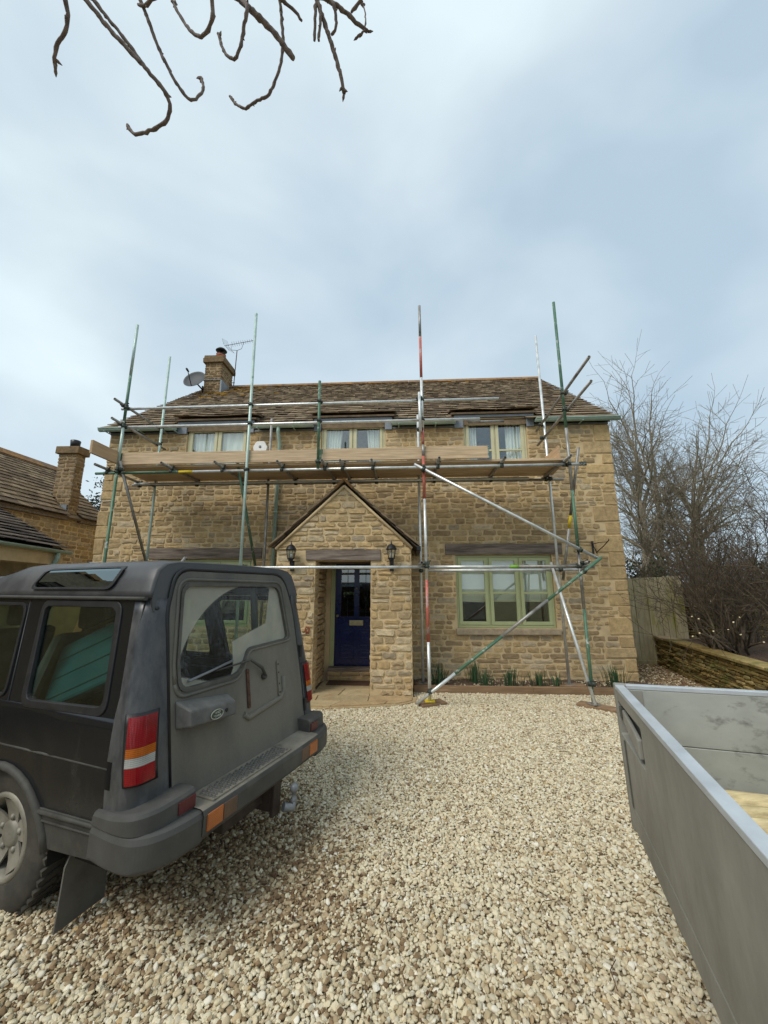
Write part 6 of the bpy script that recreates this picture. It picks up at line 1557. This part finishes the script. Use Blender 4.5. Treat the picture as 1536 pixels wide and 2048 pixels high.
# ------------------------------------------------------------------ ash tree overhead: the photographer stands under its twigs
TW={
'a':[(-1.085,0.844,3.576),(-1.091,0.863,3.553),(-1.109,0.884,3.521),(-1.150,0.901,3.500),(-1.175,0.921,3.470),(-1.187,0.938,3.458)],
'b':[(-1.058,0.881,3.651),(-1.014,0.909,3.602),(-0.954,0.939,3.545),(-0.892,0.969,3.485),(-0.845,0.996,3.440),(-0.829,1.017,3.418),(-0.833,1.036,3.395),(-0.857,1.055,3.371),(-0.918,1.069,3.359),(-0.989,1.080,3.361),(-1.028,1.084,3.407)],
'b2':[(-1.058,0.903,3.696),(-1.005,0.933,3.638),(-0.951,0.963,3.578),(-0.904,0.993,3.516)],
'c':[(-0.977,0.994,3.876),(-0.952,1.024,3.811),(-0.931,1.053,3.748),(-0.892,1.087,3.666),(-0.864,1.112,3.623),(-0.832,1.134,3.598),(-0.802,1.143,3.638),(-0.795,1.149,3.689),(-0.812,1.152,3.746)],
'd':[(-0.585,0.835,3.501),(-0.589,0.855,3.479),(-0.608,0.872,3.465),(-0.635,0.888,3.453),(-0.673,0.896,3.481),(-0.720,0.895,3.548),(-0.763,0.891,3.636)],
'L':[(-0.618,1.051,3.951),(-0.569,1.075,3.919),(-0.501,1.104,3.868),(-0.427,1.140,3.787)],
'e':[(-0.563,1.001,3.805),(-0.583,1.026,3.750),(-0.603,1.051,3.698),(-0.632,1.068,3.679),(-0.675,1.072,3.722),(-0.703,1.069,3.809)],
'f':[(-0.498,1.130,4.101),(-0.494,1.158,4.036),(-0.495,1.188,3.961),(-0.515,1.218,3.883),(-0.567,1.248,3.794),(-0.623,1.262,3.783),(-0.680,1.277,3.768),(-0.728,1.283,3.805),(-0.757,1.287,3.854)],
'f2':[(-0.488,1.131,4.096),(-0.449,1.151,4.085),(-0.414,1.173,4.058)],
'g':[(-0.321,1.067,3.951),(-0.302,1.094,3.901),(-0.269,1.128,3.813),(-0.240,1.163,3.723),(-0.229,1.190,3.668)],
'g2':[(-0.328,1.076,3.906),(-0.337,1.109,3.815)],
'g3':[(-0.308,1.077,3.906),(-0.319,1.110,3.815)],
'h':[(-0.289,1.105,4.026),(-0.235,1.126,4.011),(-0.180,1.151,3.981),(-0.134,1.172,3.964)],
'h2':[(-0.152,1.113,4.026),(-0.197,1.131,3.997)],
'h3':[(-0.142,1.159,3.948),(-0.173,1.174,3.945)],
'h4':[(-0.142,1.159,3.953),(-0.141,1.159,4.026),(-0.155,1.158,4.106)],
'i':[(-0.266,1.110,4.007),(-0.257,1.138,3.945),(-0.282,1.155,3.929)],
'j':[(-0.920,0.983,3.846),(-0.956,0.996,3.847),(-0.991,1.004,3.873)],
}

for k_, p_ in (('g2', TW['g'][0]), ('g3', TW['g'][0]), ('i', TW['h'][0]), ('f2', TW['f'][0]), ('e', TW['L'][0])): TW[k_].insert(0, p_)
ash = thing('overhanging_tree', 'knobbly bare twigs of a tree hanging into the sky overhead', 'tree', (.9, -2.6, 0))
mb = MB(); tr_ = [(.9, -2.6, -.1), (.85, -2.6, 1.6), (.7, -2.5, 3.2), (.45, -2.2, 4.6), (.3, -1.9, 6.0)]; mb.path(tr_, [.19, .165, .14, .12, .09], 12); mb.build('trunk', M_['bark2'], ash)
hub = [(.45, -2.2, 4.4), (.1, -1.2, 4.75), (-.2, -.3, 4.85), (-.35, .35, 4.70)]
limbs = {'w': [(-.2, -.3, 4.85), (-.7, .1, 4.75), (-1.05, .45, 4.45), (-1.12, .62, 4.2)], 'm': hub, 'e': [(.1, -1.2, 4.75), (.15, -.3, 4.9), (-.05, .35, 4.72), (-.12, .6, 4.5)]}
lm_ = MB(); lm_.path(hub, [.06, .042, .03, .02], 8); lm_.path(limbs['w'], [.03, .024, .018, .014], 7); lm_.path(limbs['e'], [.034, .026, .020, .015], 7); lm_.build('limb', M_['bark'], ash)
def knob(pts, r0, r1):
    """densify a twig and give it the swollen nodes of ash"""
    P_ = [Vector(p) for p in pts]; out_ = []; rad = []
    def cat(p0, p1, p2, p3, t): return .5 * ((2 * p1) + (p2 - p0) * t + (2 * p0 - 5 * p1 + 4 * p2 - p3) * t * t + (3 * p1 - p0 - 3 * p2 + p3) * t ** 3)
    tot = len(P_) - 1
    for i in range(tot):
        a = P_[max(0, i - 1)]; b = P_[i]; c = P_[i + 1]; d = P_[min(tot, i + 2)]; m_ = max(2, int((c - b).length / .011))
        for k in range(m_): out_.append(cat(a, b, c, d, k / m_) + rv(.0011)); rad.append((r0 + (r1 - r0) * (i + k / m_) / tot) * (1 + .30 * max(0, math.sin(len(out_) * 1.9)) ** 3 + rnd.uniform(-.06, .10)))
    out_.append(P_[-1]); rad.append(r1 * .9)
    return out_, rad
RAD = {'L': (.0125, .0095), 'b': (.0078, .0056), 'b2': (.0060, .0052), 'g': (.0080, .0072), 'h': (.0088, .0072), 'd': (.0076, .0042), 'h4': (.003, .0024), 'h3': (.003, .003)}
JOIN = {'a': 'w', 'b': 'w', 'b2': 'w', 'c': 'w', 'd': 'w', 'L': 'e', 'f': 'e', 'g': 'e', 'h': 'e', 'j': 'w'}
for k, v in TW.items():
    r0, r1 = RAD.get(k, (.0066, .0050)); v = list(v)
    if k in JOIN:
        s0 = Vector(v[0]); d0 = (s0 - Vector(v[1])).normalized(); end = Vector(limbs[JOIN[k]][rnd.choice((1, 2, 3))]); mid = s0 + d0 * .25
        v = [end, (mid + end) / 2 + Vector((0, 0, .02)), mid] + v
    p, r = knob(v, r0, r1); mb = MB(); mb.path(p, r, 8)
    tip = p[-1]; td = (p[-1] - p[-3]).normalized()
    for q in range(3):
        if k in ('a', 'b', 'c', 'd', 'e', 'f', 'h', 'h3', 'h4', 'g'):
            b = tip - td * (.012 * q); dd = (td + rv(.55)).normalized(); mb.path([b, b + dd * .012, b + dd * .024], [.0045, .0055, .001], 6)
    for q in range(max(1, len(p) // 14)):
        i = rnd.randrange(len(p) // 4, len(p)); dd = rv(1).normalized(); mb.path([p[i], p[i] + dd * r[i] * 1.2, p[i] + dd * r[i] * 2.0], [r[i] * .6, r[i] * .5, .001], 5)
    mb.build('twig', M_['bark'], ash)
AP = dict(seg=.35, wob=.10, up=.02, taper=.5, rmin=.006, lv=4, nb=[4, 4, 4, 3], t0=[.3, .25, .2, .2], ang=(25, 60), ratio=(.5, .72))
mb = MB()
for d_, L in (((.5, -.2, 1), 2.2), ((-.4, -.5, 1), 2.2), ((.8, -.6, .7), 2.0), ((-.1, -.2, 1.2), 2.4), ((.9, .1, .9), 2.0), ((1.1, -.2, .6), 2.2)): grow(mb, (.3 + rnd.uniform(-.05, .05), -1.9, 5.6 + rnd.uniform(-.8, .4)), d_, L, .05, 1, AP)
mb.build('crown', M_['bark'], ash)

# ------------------------------------------------------------------ daffodils
for i, (x, y, n, hh, lab) in enumerate(((.56, 7.10, 60, .34, 'clump of daffodil leaves nearest the porch'), (1.17, 7.24, 60, .36, 'tall daffodil clump behind the green brace, against the wall'), (1.32, 7.00, 45, .30, 'smaller daffodil clump in front of its tall neighbour'), (1.74, 7.02, 60, .32, 'broad daffodil clump centred below the window'), (2.24, 7.02, 46, .27, 'low daffodil clump below the right window light'), (2.52, 7.02, 26, .22, 'smallest daffodil clump beside the inner upright'), (3.52, 7.12, 60, .34, 'daffodil clump beside the house corner and trailer'))):
    t = thing('daffodil_clump', lab, 'daffodils', (x, y, .08), 'daffodil clumps in the bed'); mb = MB()
    for k in range(n):
        a = rnd.uniform(0, 6.28); rr = abs(rnd.gauss(0, .065)); p = Vector((x + math.cos(a) * rr * 1.5, y + math.sin(a) * rr * .8, .07)); h_ = hh * rnd.uniform(.6, 1.08); ln = Vector((math.cos(a) * .12 * rr / .06, math.sin(a) * .10 * rr / .06, 0)) * h_ + Vector((rnd.gauss(0, .02), rnd.gauss(0, .02), 0))
        w = Vector((math.cos(a + 1.3), math.sin(a + 1.3), 0)) * .0065; m1 = p + ln * .4 + Vector((0, 0, h_ * .6)); m2 = p + ln * 1.2 + Vector((0, 0, h_ * (.98 if rnd.random() > .12 else .75)))
        mb.add([p - w, p + w, m1 + w, m1 - w, m2 + w * .35, m2 - w * .35], [(0, 1, 2, 3), (3, 2, 4, 5)], rnd.random(), smooth=True)
    stuff(mb.build('leaves', M_['daff'], t, fixn=False))

# ================================================================== gravel: loose pebbles instanced on points
src = bpy.data.collections.new('pebble_shapes')
prng = np.random.default_rng(5)
for k in range(7):
    bm = bmesh.new(); bmesh.ops.create_icosphere(bm, subdivisions=2 if k < 3 else 1, radius=1.0)
    sx, sy, sz = prng.uniform(.85, 1.25), prng.uniform(.62, .9), prng.uniform(.36, .62); ph = prng.uniform(0, 6, 6)
    for v in bm.verts:
        c = v.co; f = (1 if k < 3 else prng.uniform(.86, 1.12)) + .12 * math.sin(2.1 * c.x + ph[0]) + .10 * math.sin(2.7 * c.y + ph[1]) + .10 * math.sin(3.1 * c.z + 2 * c.x + ph[2])
        q = Vector((abs(c.x) ** .8 * math.copysign(1, c.x), abs(c.y) ** .8 * math.copysign(1, c.y), abs(c.z) ** .75 * math.copysign(1, c.z)))
        v.co = Vector((q.x * sx * f, q.y * sy * f, q.z * sz * f))
    for f_ in bm.faces: f_.smooth = k < 3
    me = bpy.data.meshes.new('pebble'); bm.to_mesh(me); bm.free(); me.materials.append(M_['pebble']); po = bpy.data.objects.new('pebble_shape_%d' % k, me); src.objects.link(po)
def pebbles(name, poly_test, x0, x1, y0, y1, sp, size, label, tintfn, zfn):
    nx, ny = int((x1 - x0) / sp), int((y1 - y0) / sp)
    gx, gy = np.meshgrid(np.arange(nx), np.arange(ny)); gx = gx.ravel() * sp + x0; gy = gy.ravel() * sp + y0
    gx = gx + prng.uniform(-.55, .55, gx.size) * sp; gy = gy + prng.uniform(-.55, .55, gy.size) * sp
    keep = poly_test(gx, gy); gx = gx[keep]; gy = gy[keep]; n = gx.size
    s = size * np.exp(prng.normal(0, .32, n)); s = np.clip(s, size * .5, size * 1.8)
    z = zfn(gx, gy) + s * prng.uniform(.1, .95, n)
    co = np.stack([gx, gy, z], 1).astype(np.float32)
    me = bpy.data.meshes.new(name); me.vertices.add(n); me.vertices.foreach_set('co', co.ravel())
    rot = np.stack([prng.normal(0, .38, n), prng.normal(0, .38, n), prng.uniform(0, 6.28, n)], 1).astype(np.float32)
    a = me.attributes.new('rot', 'FLOAT_VECTOR', 'POINT'); a.data.foreach_set('vector', rot.ravel())
    a = me.attributes.new('sca', 'FLOAT', 'POINT'); a.data.foreach_set('value', s.astype(np.float32))
    a = me.attributes.new('tint', 'FLOAT', 'POINT'); a.data.foreach_set('value', tintfn(gx, gy, prng.uniform(0, 1, n)).astype(np.float32))
    a = me.attributes.new('pick', 'INT', 'POINT'); a.data.foreach_set('value', prng.integers(0, 7, n).astype(np.int32))
    o = bpy.data.objects.new(name, me); COL.objects.link(o); tag(o, label, 'gravel', None, 'stuff')
    ng = bpy.data.node_groups.new(name + '_scatter', 'GeometryNodeTree')
    ng.interface.new_socket('Geometry', in_out='INPUT', socket_type='NodeSocketGeometry'); ng.interface.new_socket('Geometry', in_out='OUTPUT', socket_type='NodeSocketGeometry')
    N = ng.nodes; L = ng.links
    gi = N.new('NodeGroupInput'); go = N.new('NodeGroupOutput'); ip = N.new('GeometryNodeInstanceOnPoints'); ci = N.new('GeometryNodeCollectionInfo')
    ci.inputs['Collection'].default_value = src; ci.inputs['Separate Children'].default_value = True; ci.inputs['Reset Children'].default_value = True
    def na(nm, ty): q = N.new('GeometryNodeInputNamedAttribute'); q.data_type = ty; q.inputs['Name'].default_value = nm; return [s_ for s_ in q.outputs if s_.enabled and s_.name == 'Attribute'][0]
    L.new(gi.outputs[0], ip.inputs['Points']); L.new(ci.outputs[0], ip.inputs['Instance']); ip.inputs['Pick Instance'].default_value = True
    L.new(na('pick', 'INT'), ip.inputs['Instance Index']); L.new(na('rot', 'FLOAT_VECTOR'), ip.inputs['Rotation']); L.new(na('sca', 'FLOAT'), ip.inputs['Scale'])
    L.new(ip.outputs[0], go.inputs[0])
    md = o.modifiers.new('scatter', 'NODES'); md.node_group = ng
    return n
def drive_test(x, y):
    front = np.where(x < -1.1, 5.86, np.where(x < .12, 5.88 + np.clip((x + 1.1) / 1.2, 0, 1) ** 1.4 * .40, 6.82))
    rwx = 5.60 - (9.40 - y) * (1.25 / 6.0) - .02
    ok = (y < front) & (np.abs(x + .06 * y) < 1.08 * y + .7) & (x < rwx)
    return ok
def stain_and_shade(x, y):     # brown leaf litter stain at the car's tail, plus painted shade under the car
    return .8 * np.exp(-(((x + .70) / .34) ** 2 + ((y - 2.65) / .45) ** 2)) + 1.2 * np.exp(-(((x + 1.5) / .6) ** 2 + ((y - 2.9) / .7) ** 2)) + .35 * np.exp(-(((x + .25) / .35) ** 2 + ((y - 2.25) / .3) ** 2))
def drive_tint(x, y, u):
    w = stain_and_shade(x, y); patch = .5 + .5 * np.sin(x * 2.3 + 1) * np.sin(y * 1.9) 
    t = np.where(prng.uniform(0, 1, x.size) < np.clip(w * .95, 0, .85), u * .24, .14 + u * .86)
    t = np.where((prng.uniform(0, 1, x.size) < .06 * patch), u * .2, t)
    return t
zero = lambda x, y: np.zeros_like(x)
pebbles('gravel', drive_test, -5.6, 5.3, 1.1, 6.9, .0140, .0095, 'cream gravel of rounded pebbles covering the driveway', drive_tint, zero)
def path_test(x, y): return (x > np.where(y > 7.5, 4.14, 4.33)) & (x < 5.55 - (9.40 - y) * (1.25 / 6.0)) & (y < 9.4) & (y > 6.5)
pebbles('path_chippings', path_test, 4.1, 5.7, 6.5, 9.42, .026, .013, 'brown chippings and litter on the side path by the fence', lambda x, y, u: np.where(u < .80, u * .18, u * .5), lambda x, y: np.full_like(x, .02))
def bed_test(x, y): return (x > .14) & (x < 4.28) & (y > 6.89) & (y < 7.52) & (prng.uniform(0, 1, x.size) < .16)
pebbles('bed_crumbs', bed_test, .1, 4.3, 6.88, 7.54, .022, .010, 'scattered stones and bark crumbs on the soil bed', lambda x, y, u: u * .55, lambda x, y: np.full_like(x, .075))
# dead twigs and leaves on the gravel
for k in range(26):
    pass
lm = MB()
for k in range(260):
    x, y = rnd.gauss(-.6, .55), rnd.gauss(2.6, .6); a = rnd.uniform(0, 6.28); s = rnd.uniform(.008, .02)
    lm.add([(x + math.cos(a) * s, y + math.sin(a) * s, .026 + rnd.uniform(0, .012)), (x - math.sin(a) * s * .5, y + math.cos(a) * s * .5, .030), (x - math.cos(a) * s, y - math.sin(a) * s, .026 + rnd.uniform(0, .012)), (x + math.sin(a) * s * .5, y - math.cos(a) * s * .5, .028)], [(0, 1, 2, 3)], rnd.random())
for k in range(420):
    x, y = rnd.uniform(-2.5, 3.5), rnd.uniform(1.6, 6.4); a = rnd.uniform(0, 6.28); s = rnd.uniform(.006, .014)
    lm.add([(x + math.cos(a) * s, y + math.sin(a) * s, .026 + rnd.uniform(0, .012)), (x - math.sin(a) * s * .5, y + math.cos(a) * s * .5, .030), (x - math.cos(a) * s, y - math.sin(a) * s, .026 + rnd.uniform(0, .012)), (x + math.sin(a) * s * .5, y - math.cos(a) * s * .5, .028)], [(0, 1, 2, 3)], rnd.random())
for k in range(60):
    x, y = rnd.uniform(-1.6, 2.5), rnd.uniform(1.7, 5.5); a = rnd.uniform(0, 6.28); L = rnd.uniform(.04, .16); lm.path([(x, y, .032), (x + math.cos(a) * L * .5, y + math.sin(a) * L * .5, .038), (x + math.cos(a + .3) * L, y + math.sin(a + .3) * L, .032)], .0022, 4)
stuff(tag(lm.build('leaf_litter', tinted('dead_leaf', [(0, lin((70, 48, 34))), (.6, lin((110, 80, 52))), (1, lin((140, 110, 74)))], .9, .3, 30, 0), None, fixn=False), 'dead leaves and twigs scattered on the gravel', 'leaf litter'))
